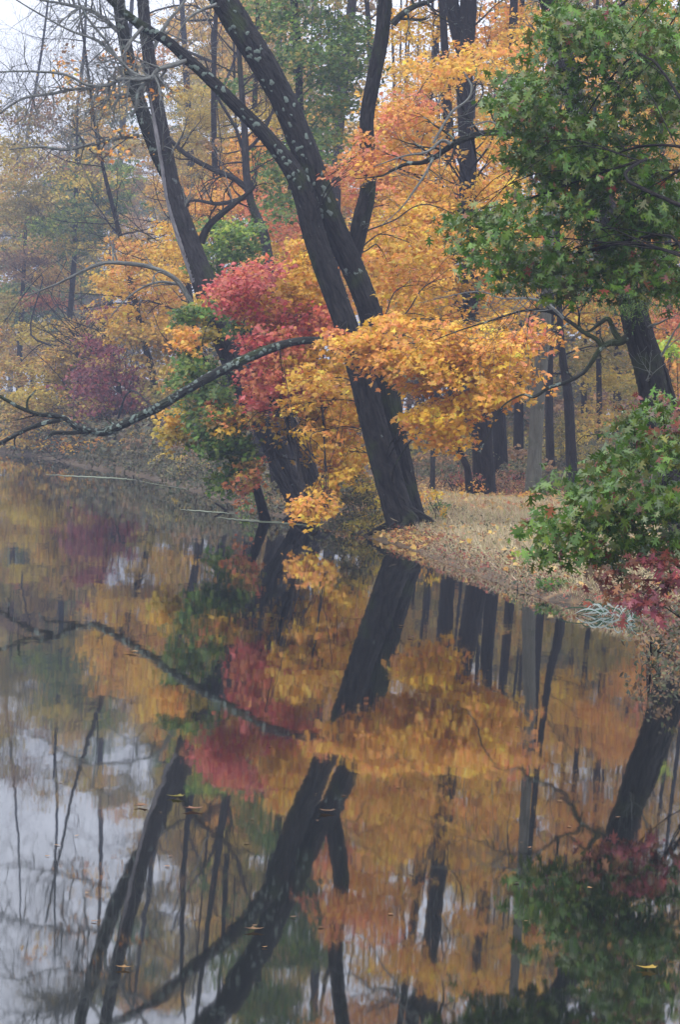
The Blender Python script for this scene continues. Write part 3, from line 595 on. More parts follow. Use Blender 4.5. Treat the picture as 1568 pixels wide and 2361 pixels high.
# ---- the dark tree at the right with bare twisting branches
fx = [(1448, 778, 20), (1430, 788, 18), (1405, 792, 14), (1385, 805, 12), (1365, 835, 11), (1345, 860, 10), (1310, 880, 9), (1265, 895, 8), (1232, 915, 7), (1205, 910, 5), (1165, 932, 4), (1143, 962, 3.5), (1125, 1010, 3), (1098, 1045, 3)]
gx_ = [(1390, 800, 11), (1376, 782, 10), (1348, 766, 10), (1320, 745, 9), (1290, 727, 8), (1250, 715, 7), (1200, 718, 5), (1130, 740, 4), (1060, 762, 3), (1000, 785, 2)]
gx2 = [(1300, 735, 7), (1262, 700, 6), (1215, 688, 6), (1160, 688, 4), (1100, 672, 3), (1000, 690, 2)]
gx3 = [(1432, 786, 16), (1418, 765, 13), (1404, 735, 11), (1385, 745, 9), (1362, 762, 6), (1345, 765, 3)]
ex = [(1352, 338, 20), (1290, 320, 18), (1215, 312, 16), (1160, 305, 15), (1110, 308, 15), (1070, 320, 15), (1038, 338, 14), (1010, 358, 12), (975, 375, 11), (940, 378, 9), (905, 393, 7), (878, 406, 4), (820, 412, 2)]
ex2 = [(1040, 332, 10), (1018, 325, 8), (985, 350, 6), (930, 360, 4), (860, 385, 2)]
ex3 = [(1000, 330, 6), (1022, 290, 6), (1045, 256, 6), (1079, 230, 5), (1088, 200, 5), (1069, 165, 3)]
ex4 = [(1000, 362, 7), (985, 395, 6), (955, 440, 5), (925, 480, 3), (880, 520, 2)]
ex5 = [(1180, 308, 6), (1130, 280, 4), (1080, 295, 3)]
make_tree('twisted_tree', 'dark rough trunk at the right frame with bare twisting lichened branches reaching left', 'tree', 50,
    [(1602, 1310, 105), (1588, 1220, 90), (1560, 1090, 80), (1535, 1000, 70), (1512, 930, 66), (1500, 865, 66), (1476, 770, 66), (1456, 690, 60), (1434, 610, 54), (1412, 530, 52), (1378, 420, 50), (1350, 330, 48), (1318, 200, 46), (1292, 100, 44), (1266, 0, 42), (1235, -120, 32), (1205, -260, 16)], BARK_DARK,
    limbs=[(fx, 49.6, BARK_LICH, 5, 0.4), (gx_, 49.6, BARK_LICH, 16, 0.9), (gx2, 49.5, BARK_TWIG, 12, 0.9), (gx3, 49.6, BARK_LICH, 2, 0.3), (ex, 49.4, BARK_LICH, 10, 0.7), (ex2, 49.3, BARK_TWIG, 8, 0.7), (ex3, 49.3, BARK_TWIG, 5, 0.5), (ex4, 49.3, BARK_TWIG, 6, 0.6), (ex5, 49.3, BARK_TWIG, 4, 0.5)],
    twigs=12, tlen=0.9, tlev=2, tt0=0.3, rough=0.07, seg=18, twig_mat=BARK_TWIG, ridge=26, flare=6)

# ---- oak whose leafy boughs hang in from the right
c = Leaves(); B = c.blob
OK = dict(leaf=0.118, thick=1.3, spray=0.42, cover=0.30, mixpal='rust', face=0.45, ori=0.8, loose=0.24)
for a in [(1540, 50, 60, 60), (1556, 250, 40, 70), (1560, 520, 40, 60), (1560, 650, 30, 40), (1420, 40, 150, 60), (1500, 140, 90, 80), (1310, 130, 110, 60), (1215, 180, 80, 40), (1180, 250, 50, 36), (1350, 250, 140, 60), (1230, 280, 60, 50), (1260, 370, 70, 50), (1340, 380, 90, 60), (1450, 330, 100, 80), (1520, 440, 70, 110), (1440, 460, 100, 70), (1310, 470, 100, 50),
          (1200, 500, 90, 34), (1110, 515, 60, 26), (1095, 560, 50, 28), (1170, 580, 70, 30), (1280, 580, 100, 50), (1390, 570, 100, 60), (1490, 580, 80, 60), (1220, 635, 60, 20), (1340, 645, 90, 26), (1530, 650, 50, 50), (1440, 640, 40, 20), (1300, 30, 50, 40)]:
    B(a[0], a[1], a[2], a[3], 35, 'oakgreen', 2.9, -8, mixf=0.02, **OK)
for a in [(1500, 1010, 80, 50), (1430, 1060, 90, 40), (1530, 930, 44, 26), (1550, 1010, 40, 60), (1560, 1130, 40, 70), (1550, 1240, 40, 40), (1480, 950, 30, 20), (1350, 1110, 80, 40), (1290, 1160, 56, 40), (1400, 1150, 100, 50), (1510, 1110, 70, 60), (1460, 1200, 100, 40), (1330, 1215, 76, 34), (1250, 1200, 26, 24), (1400, 1250, 40, 20), (1280, 1262, 26, 24), (1535, 1200, 40, 40), (1370, 1280, 20, 18), (1345, 1250, 50, 20)]:
    B(a[0], a[1], a[2], a[3], 27, 'oakgreen', 2.7, -12, 0.105, 0.8, 0.32, 'rust', 0.02, 0.45, 0.30, 0.25, 0.8, True, 0.24)
make_tree('pin_oak', 'oak just outside the right edge whose boughs of glossy green lobed leaves hang into view', 'tree', 31, [(1830, 1520, 130), (1815, 1300, 110), (1795, 1000, 100), (1775, 700, 90), (1745, 400, 80), (1715, 100, 70), (1700, -150, 50), (1690, -300, 30)], BARK_PLAIN,
    crown=c, templ='oak', lmat=OAKL, limb_r=0.008, per=5, curl=0.45, rough=0.06, skip=3)
c = Leaves(); B = c.blob
for a in [(1480, 1320, 60, 26), (1530, 1290, 44, 30), (1415, 1350, 36, 12), (1540, 1340, 30, 40), (1460, 1360, 40, 16), (1500, 1385, 30, 14)]:
    B(a[0], a[1], a[2], a[3], 26.5, 'rust', 2.3, -10, 0.10, 0.5, 0.3, 'maroon', 0.3, 0.45, 0.30)
B(1535, 930, 24, 20, 26.5, 'rust', 1.2, 0, 0.10, 0.4, 0.3)
make_tree('red_oak_sapling', 'low oak sapling with dull red leaves below the green bough at the right edge', 'tree', 28, [(1680, 1610, 26), (1660, 1480, 22), (1630, 1400, 18), (1600, 1340, 13), (1560, 1300, 9)], BARK_PLAIN, crown=c, templ='oak', lmat=OAKL, limb_r=0.008, per=5, curl=0.35)

# ---- trunks standing behind the grassy bank
def simple_trunk(name, label, d, pts, bark, cr=None, tw=10, tl=1.8, **k):
    c = None
    if cr:
        c = Leaves()
        for a in cr: c.blob(a[0], a[1], a[2], a[3], a[4], a[5], a[6], a[7] if len(a) > 7 else 0, a[8] if len(a) > 8 else 0.13, a[9] if len(a) > 9 else 3.5, 0.8, a[10] if len(a) > 10 else None, a[11] if len(a) > 11 else 0)
    return make_tree(name, label, 'tree', d, pts, bark, crown=c, twigs=tw, tlen=tl, tlev=2, tt0=0.35, **k)
simple_trunk('pale_tree', 'pale grey smooth straight trunk behind the grass, the lightest one', 84, [(1228, 1160, 44), (1233, 1060, 34), (1240, 950, 31), (1248, 850, 31), (1258, 770, 27), (1262, 650, 25), (1266, 500, 24), (1270, 300, 22), (1274, 60, 20), (1280, -150, 14)], BARK_PALE,
    [(1260, 60, 80, 50, 88, 'gold', 1.5), (1320, 160, 90, 60, 88, 'gold', 1.2, 0, 0.13, 3, 'orange', 0.5)])
simple_trunk('dark_tree', 'thick dark trunk close behind the straight one under the gold leaves', 95, [(1157, 1110, 36), (1152, 1000, 32), (1150, 900, 30), (1152, 780, 28), (1168, 640, 28), (1172, 500, 26), (1180, 300, 24), (1185, 60, 20), (1190, -150, 12)], BARK_PLAIN,
    [(1170, 60, 100, 60, 98, 'orange', 1.3), (1200, 330, 80, 90, 98, 'gold', 1.3), (1180, -80, 120, 60, 98, 'gold', 1.3)])
simple_trunk('dark_tree', 'dark trunk seen beside the golden crown left of the straight one', 96, [(1052, 1105, 36), (1048, 960, 32), (1045, 740, 30), (1045, 600, 30), (1043, 480, 26), (1040, 380, 24), (1030, 200, 20), (1020, 0, 16), (1010, -160, 10)], BARK_PLAIN,
    [(960, 60, 80, 50, 100, 'gold', 1.3), (900, -60, 110, 60, 100, 'orange', 1.2), (1030, -60, 120, 60, 100, 'orange', 1.4)])
simple_trunk('slim_tree', 'slim black tapering trunk right of the pale grey trunk', 88, [(1320, 1110, 28), (1316, 1000, 24), (1310, 900, 22), (1298, 820, 17), (1290, 700, 14), (1285, 500, 12), (1282, 300, 9)], BARK_PLAIN)
simple_trunk('crooked_sapling', 'thin crooked dark stem bending below the gold leaves', 84.5, [(1082, 1120, 18), (1078, 1080, 16), (1064, 1048, 14), (1052, 1018, 12), (1058, 965, 12), (1060, 900, 10), (1050, 800, 6)], BARK_PLAIN, tw=4, tl=0.6)
simple_trunk('grey_sapling', 'thin upright grey stem right of the leaning maple base', 86, [(998, 1135, 13), (998, 1040, 10), (996, 950, 8), (990, 850, 6)], BARK_GREY, tw=3, tl=0.5)
simple_trunk('grey_sapling', 'thin grey stub of a stem showing in the gap between forked trunks', 80, [(905, 1190, 16), (890, 900, 14), (880, 720, 13), (874, 650, 12), (870, 590, 11)], BARK_GREY, tw=0)
simple_trunk('forest_tree', 'pale hazy trunk rising left of the dark upright fork at the top', 122, [(770, 1115, 26), (772, 700, 24), (776, 400, 23), (786, 250, 23), (800, 120, 23), (812, 0, 21), (820, -150, 16)], BARK_GREY,
    [(840, 330, 60, 60, 125, 'mottle', 1.2), (780, 420, 60, 60, 125, 'orange', 1.6), (800, -20, 80, 50, 125, 'olive', 0.9)])
FT = [  # x base, x top, width, distance, label, crowns
 (1272, 1282, 18, 100, 'narrow dark trunk touching the right side of the pale one', [(1330, 700, 90, 60, 105, 'gold', 1.6), (1400, 640, 80, 60, 105, 'orange', 1.5), (1420, 400, 120, 90, 105, 'orange', 1.5), (1300, 480, 80, 80, 105, 'gold', 1.5)]),
 (1196, 1202, 22, 110, 'dim trunk between the dark and the pale trunks', [(1220, 820, 50, 40, 112, 'mottle', 1.4), (1230, 560, 80, 80, 112, 'orange', 1.6), (1250, 300, 90, 90, 112, 'orange', 1.5), (1240, 60, 100, 70, 112, 'gold', 1.2)]),
 (1352, 1340, 14, 118, 'first thin trunk in the yellow thicket right of the slim black one', [(1360, 820, 70, 34, 112, 'olive', 1.7), (1400, 880, 70, 26, 112, 'yellow', 1.6), (1350, 560, 80, 80, 120, 'gold', 1.4), (1350, 200, 110, 120, 120, 'gold', 1.3)]),
 (1386, 1380, 13, 108, 'second thin trunk in the yellow thicket', [(1400, 950, 60, 30, 108, 'mottle', 1.6), (1370, 1010, 50, 24, 108, 'yellow', 1.3), (1420, 800, 60, 40, 108, 'olive', 1.6)]),
 (1424, 1432, 20, 120, 'third thin trunk in the yellow thicket near the twisted tree', [(1450, 900, 50, 50, 118, 'olive', 1.6), (1500, 720, 80, 50, 118, 'orange', 1.9), (1480, 560, 80, 80, 118, 'orange', 1.6), (1500, 300, 90, 120, 118, 'gold', 1.4)]),
 (1540, 1530, 20, 105, 'trunk behind the orange leaves at the right edge', [(1530, 760, 60, 40, 104, 'orange', 2.2), (1560, 700, 50, 50, 104, 'coral', 2.0), (1540, 860, 40, 40, 104, 'orange', 1.8), (1540, 100, 90, 110, 104, 'gold', 1.4)]),
 (1010, 1000, 18, 130, 'dim trunk low behind the leaning maple base', [(1000, 620, 90, 80, 130, 'gold', 1.6), (960, 760, 90, 60, 130, 'mottle', 1.5), (940, 420, 100, 90, 130, 'orange', 1.5), (960, 200, 90, 80, 130, 'gold', 1.2)]),
 (862, 850, 20, 125, 'dim trunk hidden behind both leaning stems', [(850, 880, 60, 60, 125, 'mottle', 1.6), (820, 640, 70, 80, 125, 'orange', 1.7), (880, 500, 60, 70, 125, 'coral', 1.6), (860, 780, 60, 50, 125, 'orange', 1.6)]),
 (600, 585, 18, 118, 'hazy trunk behind the slender crooked tree', [(600, 340, 60, 50, 118, 'orange', 1.9), (620, 260, 60, 40, 118, 'yellow', 1.5), (560, 430, 60, 50, 118, 'orange', 1.8), (660, 520, 60, 60, 112, 'coral', 2.2), (610, 470, 50, 40, 112, 'coral', 2.0), (640, 610, 70, 50, 112, 'gold', 1.8), (640, 180, 60, 40, 118, 'olive', 1.2)]),
 (530, 500, 18, 135, 'hazy trunk right behind the grey leaning stem', [(500, 300, 90, 60, 175, 'yellow', 1.7), (460, 230, 90, 50, 175, 'yellow', 1.3), (520, 380, 70, 40, 175, 'gold', 1.7), (480, 460, 70, 40, 130, 'orange', 1.9), (430, 540, 70, 50, 130, 'gold', 1.8), (400, 620, 60, 50, 128, 'gold', 1.9), (560, 180, 70, 50, 175, 'mottle', 1.0), (510, 690, 60, 40, 125, 'gold', 1.6)]),
]
for (xb, xt, wd, d, lab, cr) in FT:
    hb = 965 + (xb - CX) * 0.038 + 1.8 * F / d
    pts = [(xb, hb, wd * 1.25), (xb + (xt - xb) * 0.2 + R_.normal() * 4, 900, wd), (xb + (xt - xb) * 0.5 + R_.normal() * 6, 600, wd * 0.85), (xt + R_.normal() * 8, 250, wd * 0.7), (xt + R_.normal() * 12, -40, wd * 0.5), (xt + R_.normal() * 14, -200, wd * 0.25)]
    simple_trunk('forest_tree', lab, d, pts, BARK_PLAIN, cr, tw=12, tl=2.4, group='trees of the wood behind the bank')
# ---- hazy trees along the far left shore
HZ = [
 ('arching hazy trunk leaning left amid the mottled yellow leaves', [(368, 1050, 20), (355, 885, 17), (335, 800, 15), (318, 730, 14), (300, 650, 13), (285, 580, 12), (265, 500, 10), (240, 400, 9), (220, 300, 7), (200, 150, 6), (180, 0, 5)], 140,
   [(350, 760, 110, 70, 142, 'mottle', 1.8), (290, 720, 80, 50, 142, 'gold', 1.5), (400, 830, 60, 60, 142, 'mottle', 1.6), (300, 640, 100, 50, 142, 'gold', 1.8), (330, 560, 90, 50, 142, 'mottle', 1.5), (390, 700, 50, 50, 142, 'orange', 1.5)]),
 ('hazy green maple high over the far left shore', [(150, 1055, 16), (155, 800, 14), (170, 600, 12), (175, 400, 8), (178, 250, 4)], 215,
   [(180, 420, 90, 50, 215, 'green', 1.5, 0, 0.19, 5, 'yellow', 0.5), (230, 480, 80, 50, 215, 'green', 1.5, 0, 0.19, 5, 'yellow', 0.5), (130, 500, 90, 50, 215, 'green', 1.5, 0, 0.19, 5, 'lime', 0.5), (180, 550, 90, 40, 215, 'green', 1.5, 0, 0.17, 5, 'yellow', 0.3), (270, 430, 60, 60, 215, 'green', 1.3, 0, 0.17, 5, 'lime', 0.3), (60, 470, 70, 60, 215, 'olive', 1.7)]),
 ('pale hazy tree with coral leaves at the far left edge', [(40, 1045, 15), (45, 800, 12), (55, 600, 9), (60, 480, 5)], 225,
   [(50, 600, 90, 34, 225, 'brown', 1.4), (90, 690, 80, 16, 225, 'coral', 1.9), (10, 690, 50, 14, 225, 'coral', 1.5), (130, 630, 60, 30, 225, 'mottle', 1.6), (90, 570, 80, 26, 225, 'mottle', 1.2)]),
 ('hazy green and yellow tree low at the far left edge', [(80, 1050, 14), (75, 900, 12), (72, 760, 8), (70, 700, 4)], 280,
   [(60, 740, 70, 30, 280, 'green', 1.6), (130, 745, 40, 20, 280, 'green', 1.6), (30, 800, 60, 50, 280, 'mottle', 1.8), (110, 810, 80, 50, 270, 'mottle', 2.0)]),
 ('hazy maple with mottled yellow leaves left of the maroon one', [(190, 1068, 16), (185, 950, 14), (180, 820, 10), (175, 740, 5)], 158,
   [(190, 770, 100, 40, 160, 'mottle', 2.0), (150, 840, 90, 50, 160, 'mottle', 2.0), (110, 900, 90, 60, 160, 'yellow', 1.8), (70, 960, 80, 50, 160, 'mottle', 1.6), (230, 830, 60, 40, 160, 'mottle', 1.6), (40, 850, 70, 40, 168, 'mottle', 2.0), (20, 940, 60, 40, 172, 'olive', 1.8), (150, 960, 80, 30, 160, 'mottle', 2.0), (90, 760, 60, 30, 168, 'yellow', 1.8), (-30, 790, 70, 60, 176, 'mottle', 1.8), (10, 700, 60, 40, 176, 'olive', 1.6), (130, 1000, 80, 16, 162, 'rust', 1.4)]),
 ('dark maroon leaved maple over the far left water', [(290, 1080, 18), (285, 980, 15), (270, 880, 12), (255, 800, 8), (250, 760, 4)], 150,
   [(225, 790, 40, 22, 149, 'maroon', 2.2, 0, 0.17, 4, 'mottle', 0.25), (250, 850, 60, 30, 149, 'maroon', 2.4, 0, 0.17, 4, 'mottle', 0.25), (200, 880, 60, 34, 149, 'maroon', 2.4, 0, 0.17, 4, 'mottle', 0.25), (280, 900, 80, 34, 149, 'maroon', 2.4, 0, 0.17, 4, 'mottle', 0.25), (220, 930, 70, 34, 149, 'maroon', 2.4, 0, 0.17, 4, 'mottle', 0.25), (310, 940, 70, 30, 149, 'maroon', 2.0, 0, 0.17, 4, 'mottle', 0.25), (360, 690, 60, 24, 150, 'maroon', 1.5, 0, 0.17, 4, 'mottle', 0.25), (245, 720, 50, 16, 150, 'maroon', 1.8, 0, 0.17, 4, 'mottle', 0.25), (330, 870, 50, 30, 149, 'maroon', 1.6, 0, 0.17, 4, 'mottle', 0.25)]),
 ('small maple with pale orange sprays low over the far water', [(300, 1085, 12), (280, 1040, 9), (250, 1010, 6)], 146,
   [(130, 1015, 54, 14, 158, 'orange', 2.4, -15), (230, 1025, 60, 16, 146, 'orange', 2.2), (190, 1040, 40, 10, 146, 'orange', 1.8), (330, 1000, 60, 24, 140, 'mottle', 1.8), (400, 1010, 50, 26, 125, 'olive', 1.6), (300, 970, 60, 24, 146, 'brown', 1.6), (190, 1000, 70, 16, 150, 'mottle', 1.8), (20, 1015, 50, 10, 168, 'orange', 1.6), (60, 1010, 40, 14, 160, 'mottle', 1.8)]),
 ('tall bare tree fading into the white sky at left', [(20, 985, 12), (30, 700, 10), (50, 400, 8), (90, 150, 6), (110, 0, 5), (130, -200, 3)], 460, [(40, 360, 60, 50, 460, 'mottle', 0.6),]),
 ('tall hazy branching tree behind the green maple at left', [(240, 1065, 20), (250, 700, 18), (270, 450, 15), (285, 250, 13), (300, 60, 10), (310, -120, 7), (320, -280, 4)], 330, [(330, 420, 70, 60, 330, 'mottle', 1.2), (400, 330, 60, 50, 330, 'mottle', 1.2), (260, 340, 80, 40, 330, 'mottle', 0.9)]),
 ('tall hazy tree with ascending limbs behind the grey leaning stem', [(420, 1100, 24), (425, 700, 20), (440, 420, 17), (430, 200, 15), (420, 30, 12), (410, -120, 9), (400, -280, 5)], 220, [(470, 120, 80, 60, 220, 'mottle', 0.8), (400, 440, 80, 50, 220, 'gold', 1.5), (440, 360, 80, 50, 220, 'yellow', 1.4), (520, 60, 80, 60, 220, 'mottle', 0.7)]),
 ('slim hazy tree leaning over the far left corner', [(100, 985, 12), (120, 760, 10), (150, 420, 8), (190, 150, 7), (200, -60, 5), (215, -260, 3)], 430, [(120, 350, 60, 40, 430, 'mottle', 0.6), (10, 540, 60, 50, 400, 'olive', 1.2)]),
 ('hazy tree filling the gap above the arched bare branch', [(480, 1125, 20), (470, 900, 18), (440, 700, 14), (420, 560, 10), (410, 480, 5)], 132, [(300, 580, 60, 34, 136, 'orange', 1.7), (360, 660, 60, 36, 136, 'orange', 1.6), (390, 760, 50, 40, 134, 'gold', 1.6), (420, 860, 40, 50, 132, 'mottle', 1.4), (370, 900, 60, 34, 138, 'olive', 1.2)]),
]
for lab, pts, d, cr in HZ:
    simple_trunk('hazy_tree', lab, d, pts, BARK_PLAIN, [a if len(a) > 8 else (tuple(a) + ((0,) if len(a) == 7 else ()) + (0.17, 4, 'gold' if a[5] in ('mottle', 'orange') else None, 0.2)) for a in cr], tw=26, tl=5.0, group='trees along the hazy far shore', limb_r=0.03)
# ================================================================ BUSHES, UNDERSTORY
def bush(name, label, blobs, leaf=0.08, cat='bush', group=None, templ='oval', stems=8, mat=None):
    c = Leaves()
    for a in blobs: c.blob(a[0], a[1], a[2], a[3], a[4], a[5], a[6], 0, leaf, a[7] if len(a) > 7 else 1.2, 0.35, a[8] if len(a) > 8 else None, a[9] if len(a) > 9 else 0, 0.6, 0.45)
    C = np.concatenate([q[3] for q in c.centers]); cx_, cy_ = C[:, 0].mean(), C[:, 1].mean()
    root = thing(name, (cx_, cy_, gz1(cx_, cy_)), label, cat, group)
    T = Tubes()
    for k in R_.choice(len(C), min(stems * len(blobs), len(C)), replace=False):
        e = C[k]; g = e.copy(); g[:2] += R_.normal(size=2) * 0.25; g[2] = gz1(g[0], g[1]) - 0.05
        if g[2] < -0.02: g = e + np.array([R_.normal() * .1, 0.5, -0.15])
        m_ = (e + g) / 2 + R_.normal(size=3) * 0.08
        T.add([np.append(g, 0.012), np.append(m_, 0.009), np.append(e, 0.004)], 4)
    T.build('branch_stems', BARK_PLAIN, root); c.build('foliage', templ, mat or LEAF, root); return root  # bush stems as one mesh, then the leaves
bush('shore_bush', 'dull green bush at the water edge between the two leaning trunks', [(800, 1180, 60, 34, 67.5, 'dull', 2.4), (790, 1120, 60, 40, 69, 'olive', 1.6, 1.5, 'dull', 0.5), (850, 1195, 40, 34, 66.8, 'olive', 2.2, 1, 'yellow', 0.3)], stems=2)
bush('shore_bush', 'yellowing bush right against the left side of the leaning maple base', [(860, 1150, 40, 44, 67.5, 'yellow', 1.6, 1, 'dull', 0.6), (830, 1090, 50, 40, 70, 'mottle', 1.4, 1, 'olive', 0.5), (880, 1205, 26, 20, 66.5, 'yellow', 1.8, 0.5, 'dull', 0.4)])
bush('shore_bush', 'bluish green bush at the foot of the grey leaning tree', [(618, 1172, 34, 18, 80, 'dull', 2.2), (600, 1135, 34, 24, 82, 'dull', 2.2), (580, 1150, 30, 14, 79, 'green', 1.6)])
bush('shore_bush', 'brownish bushes overhanging the shore below the low green maple', [(440, 1080, 60, 32, 97, 'dull', 2.2, 2, 'olive', 0.3), (500, 1105, 50, 30, 90, 'dull', 2.4, 2), (390, 1060, 50, 30, 105, 'dull', 2.2, 2, 'yellow', 0.2), (460, 1040, 60, 26, 100, 'brown', 1.6, 2, 'dull', 0.5)], leaf=0.10)
bush('shore_bush', 'dark bush leaning over the far water under the maroon maple', [(340, 1055, 50, 26, 118, 'dull', 2.2, 2), (300, 1060, 40, 16, 128, 'dull', 2.0, 2), (350, 1010, 60, 30, 124, 'brown', 1.5, 2, 'dull', 0.6)], leaf=0.12)
bush('shore_bush', 'hazy low bushes along the farthest shore at left', [(200, 1060, 60, 14, 160, 'dull', 2.2, 2), (100, 1035, 80, 14, 176, 'dull', 2.2, 2), (20, 1020, 60, 20, 184, 'dull', 2.2, 2), (-60, 1015, 80, 24, 190, 'dull', 2.2, 3), (60, 990, 80, 20, 190, 'mottle', 1.5, 3), (160, 1030, 80, 16, 172, 'dull', 2.2, 3), (250, 1070, 40, 10, 150, 'dull', 2, 2)], leaf=0.16)
bush('undergrowth_bush', 'rusty brown thicket behind the grass between leaning maple and dark trunks', [(1010, 1080, 60, 40, 90, 'dull', 2.0, 3, 'brown', 0.3), (1210, 1090, 60, 30, 92, 'dull', 1.8, 3, 'olive', 0.3), (1060, 1060, 50, 40, 95, 'dull', 1.8, 3, 'yellow', 0.2), (1060, 1110, 50, 24, 86, 'rust', 1.4, 2, 'orange', 0.3)])
bush('undergrowth_bush', 'reddish thicket between the dark trunks and the pale grey trunk', [(1180, 1105, 40, 30, 88, 'rust', 1.8, 2, 'brown', 0.4), (1160, 1060, 60, 40, 100, 'brown', 1.0, 3, 'dull', 0.6)])
bush('undergrowth_bush', 'dark green leafy shrub right beside the base of the leaning maple', [(1015, 1165, 26, 22, 70, 'green', 1.7, 1, 'dull', 0.5), (985, 1150, 24, 30, 68, 'orange', 0.9, 1, 'gold', 0.5)])
bush('undergrowth_bush', 'leafy tangle of green and orange sprouts hugging the right side of the leaning maple', [(985, 1215, 26, 22, 65.5, 'dull', 1.8, 0.8, 'orange', 0.4), (965, 1245, 30, 14, 63.5, 'brown', 1.8, 0.6, 'orange', 0.4), (1010, 1195, 22, 16, 67, 'green', 1.4, 0.6, 'gold', 0.4)], leaf=0.08, stems=2)
bush('undergrowth_bush', 'gold leaved seedlings along the back edge of the grass', [(1050, 1150, 50, 16, 80, 'gold', 1.4, 1.5, 'orange', 0.3), (1120, 1160, 50, 14, 80, 'gold', 1.3, 1.5, 'dull', 0.4), (1180, 1140, 40, 14, 82, 'gold', 1.2, 1.5, 'orange', 0.3)], templ='maple', leaf=0.11)
bush('undergrowth_bush', 'brown and green thicket right of the pale grey trunk', [(1290, 1100, 60, 30, 92, 'dull', 2.0, 3, 'brown', 0.3), (1380, 1050, 60, 50, 98, 'olive', 1.9, 3, 'dull', 0.5), (1300, 980, 60, 60, 110, 'dull', 0.9, 4, 'olive', 0.5)])
bush('undergrowth_bush', 'dark green tuft of low weeds on the tan grass near the oak bough tip', [(1210, 1352, 34, 9, 47, 'green', 1.5, 0.8, 'dull', 0.5)], leaf=0.05, stems=2)
bush('undergrowth_bush', 'orange seedling growing right at the foot of the pale trunk', [(1212, 1128, 14, 18, 82, 'orange', 1.6, 0.4, 'gold', 0.3)], templ='maple', leaf=0.11)
bush('lime_shrub', 'bright yellow green leafy twigs at the right edge behind the twisted trunk', [(1545, 820, 34, 26, 60, 'lime', 1.6, 0.6), (1555, 780, 20, 20, 60, 'lime', 1.4, 0.6)], templ='oval', leaf=0.12, cat='shrub')

bush('shore_bush', 'mottled tan and dark green leafy tangle low at the right edge over the water', [(1530, 1470, 46, 50, 33, 'dull', 1.6, 1, 'brown', 0.4), (1560, 1540, 40, 40, 32, 'dull', 1.6, 1, 'brown', 0.4), (1500, 1440, 30, 24, 34, 'dull', 1.2, 1, 'brown', 0.3)], leaf=0.06, stems=1)
# far woods: one mass of trunks and foliage beyond the trees one can tell apart
L = Leaves()
for k in range(46):
    x_ = R_.uniform(960, 1750); d_ = R_.uniform(150, 200)
    for yy in R_.uniform(-150, 1000, 5):
        L.blob(x_ + R_.normal() * 30, yy, 60, 46, d_, R_.choice(['mottle', 'olive', 'dull', 'gold'] if yy > 500 else ['mottle', 'gold', 'olive']), 0.75 if yy < 500 else 1.1, 0, 0.22, 4, 1.2)
for k in range(20):
    x_ = R_.uniform(520, 960); d_ = R_.uniform(165, 205)
    for yy in R_.uniform(-150, 950, 4): L.blob(x_, yy, 60, 46, d_, R_.choice(['mottle', 'olive', 'gold']), 0.7 if yy < 350 else 1.3, 0, 0.22, 4, 1.2)
for k in range(30):   # low dark scrub under them
    x_ = R_.uniform(430, 1750); d_ = R_.uniform(125, 190); L.blob(x_, R_.uniform(960, 1075), 60, 30, d_, R_.choice(['dull', 'brown', 'dull']), 1.6, 0, 0.2, 4, 1.0)
for k in range(30):
    x_ = R_.uniform(-200, 480); d_ = R_.uniform(380, 480)
    for yy in R_.uniform(430, 1010, 3): L.blob(x_, yy, 70, 40, d_, R_.choice(['mottle', 'olive', 'dull', 'gold']), 1.4, 0, 0.26, 4, 1.4)
for k in range(30): L.blob(R_.uniform(-160, 250), R_.uniform(200, 420), 60, 30, R_.uniform(195, 240), R_.choice(['mottle', 'olive', 'yellow', 'brown']), 0.5, 0, 0.2, 6, 1.4)
for k in range(34): L.blob(R_.uniform(950, 1450), R_.uniform(1000, 1105), 50, 26, R_.uniform(98, 130), R_.choice(['dull', 'brown', 'dull', 'olive']), 1.3, 0, 0.14, 3, 0.8)
for k in range(34): L.blob(R_.uniform(-140, 230), R_.uniform(400, 700), 60, 30, R_.uniform(230, 300), R_.choice(['mottle', 'olive', 'green', 'yellow']), 1.2, 0, 0.28, 6, 1.4)
for k in range(70): L.blob(R_.uniform(780, 1800), R_.uniform(-1000, -420), 110, 70, R_.uniform(98, 200), R_.choice(['mottle', 'gold', 'olive']), 1.5, 0, 0.3, 6, 1.6)   # unseen canopy added above the frame to shade the wood interior
for k in range(130):
    x_ = R_.uniform(160, 760); yy = R_.uniform(-330, 480)
    if x_ < 330 and yy < 330 - (x_ - 160) * 1.2 and yy > -200: continue
    L.blob(x_, yy, 60, 40, R_.uniform(250, 400), R_.choice(['mottle', 'gold', 'yellow', 'olive', 'orange', 'green', 'olive']), 0.9, 0, 0.26, 6, 1.3)
for (x_, yy, rx_, ry_, d_, pl) in [(470, 700, 70, 60, 150, 'gold'), (560, 720, 60, 50, 150, 'mottle'), (500, 820, 80, 50, 150, 'dull'), (450, 900, 80, 60, 150, 'dull'), (560, 900, 80, 60, 150, 'dull'), (560, 1010, 90, 60, 145, 'dull'), (640, 980, 80, 60, 140, 'brown'), (600, 620, 80, 50, 150, 'gold'), (700, 900, 80, 80, 150, 'olive'), (780, 1040, 90, 50, 140, 'dull'), (380, 980, 80, 50, 158, 'dull'), (700, 700, 90, 80, 150, 'orange')]:
    L.blob(x_, yy, rx_, ry_, d_, pl, 1.5, 0, 0.2, 4, 1.0, 'mottle', 0.3)
for k in range(84):
    L.blob(R_.uniform(930, 1620), R_.uniform(620, 900), 60, 40, R_.uniform(140, 200), R_.choice(['olive', 'mottle', 'gold', 'dull']), 1.2, 0, 0.2, 4, 1.0)
for k in range(26):
    L.blob(R_.uniform(950, 1620), R_.uniform(880, 1080), 60, 40, R_.uniform(130, 190), R_.choice(['dull', 'brown', 'dull', 'olive']), 1.5, 0, 0.2, 4, 1.0)
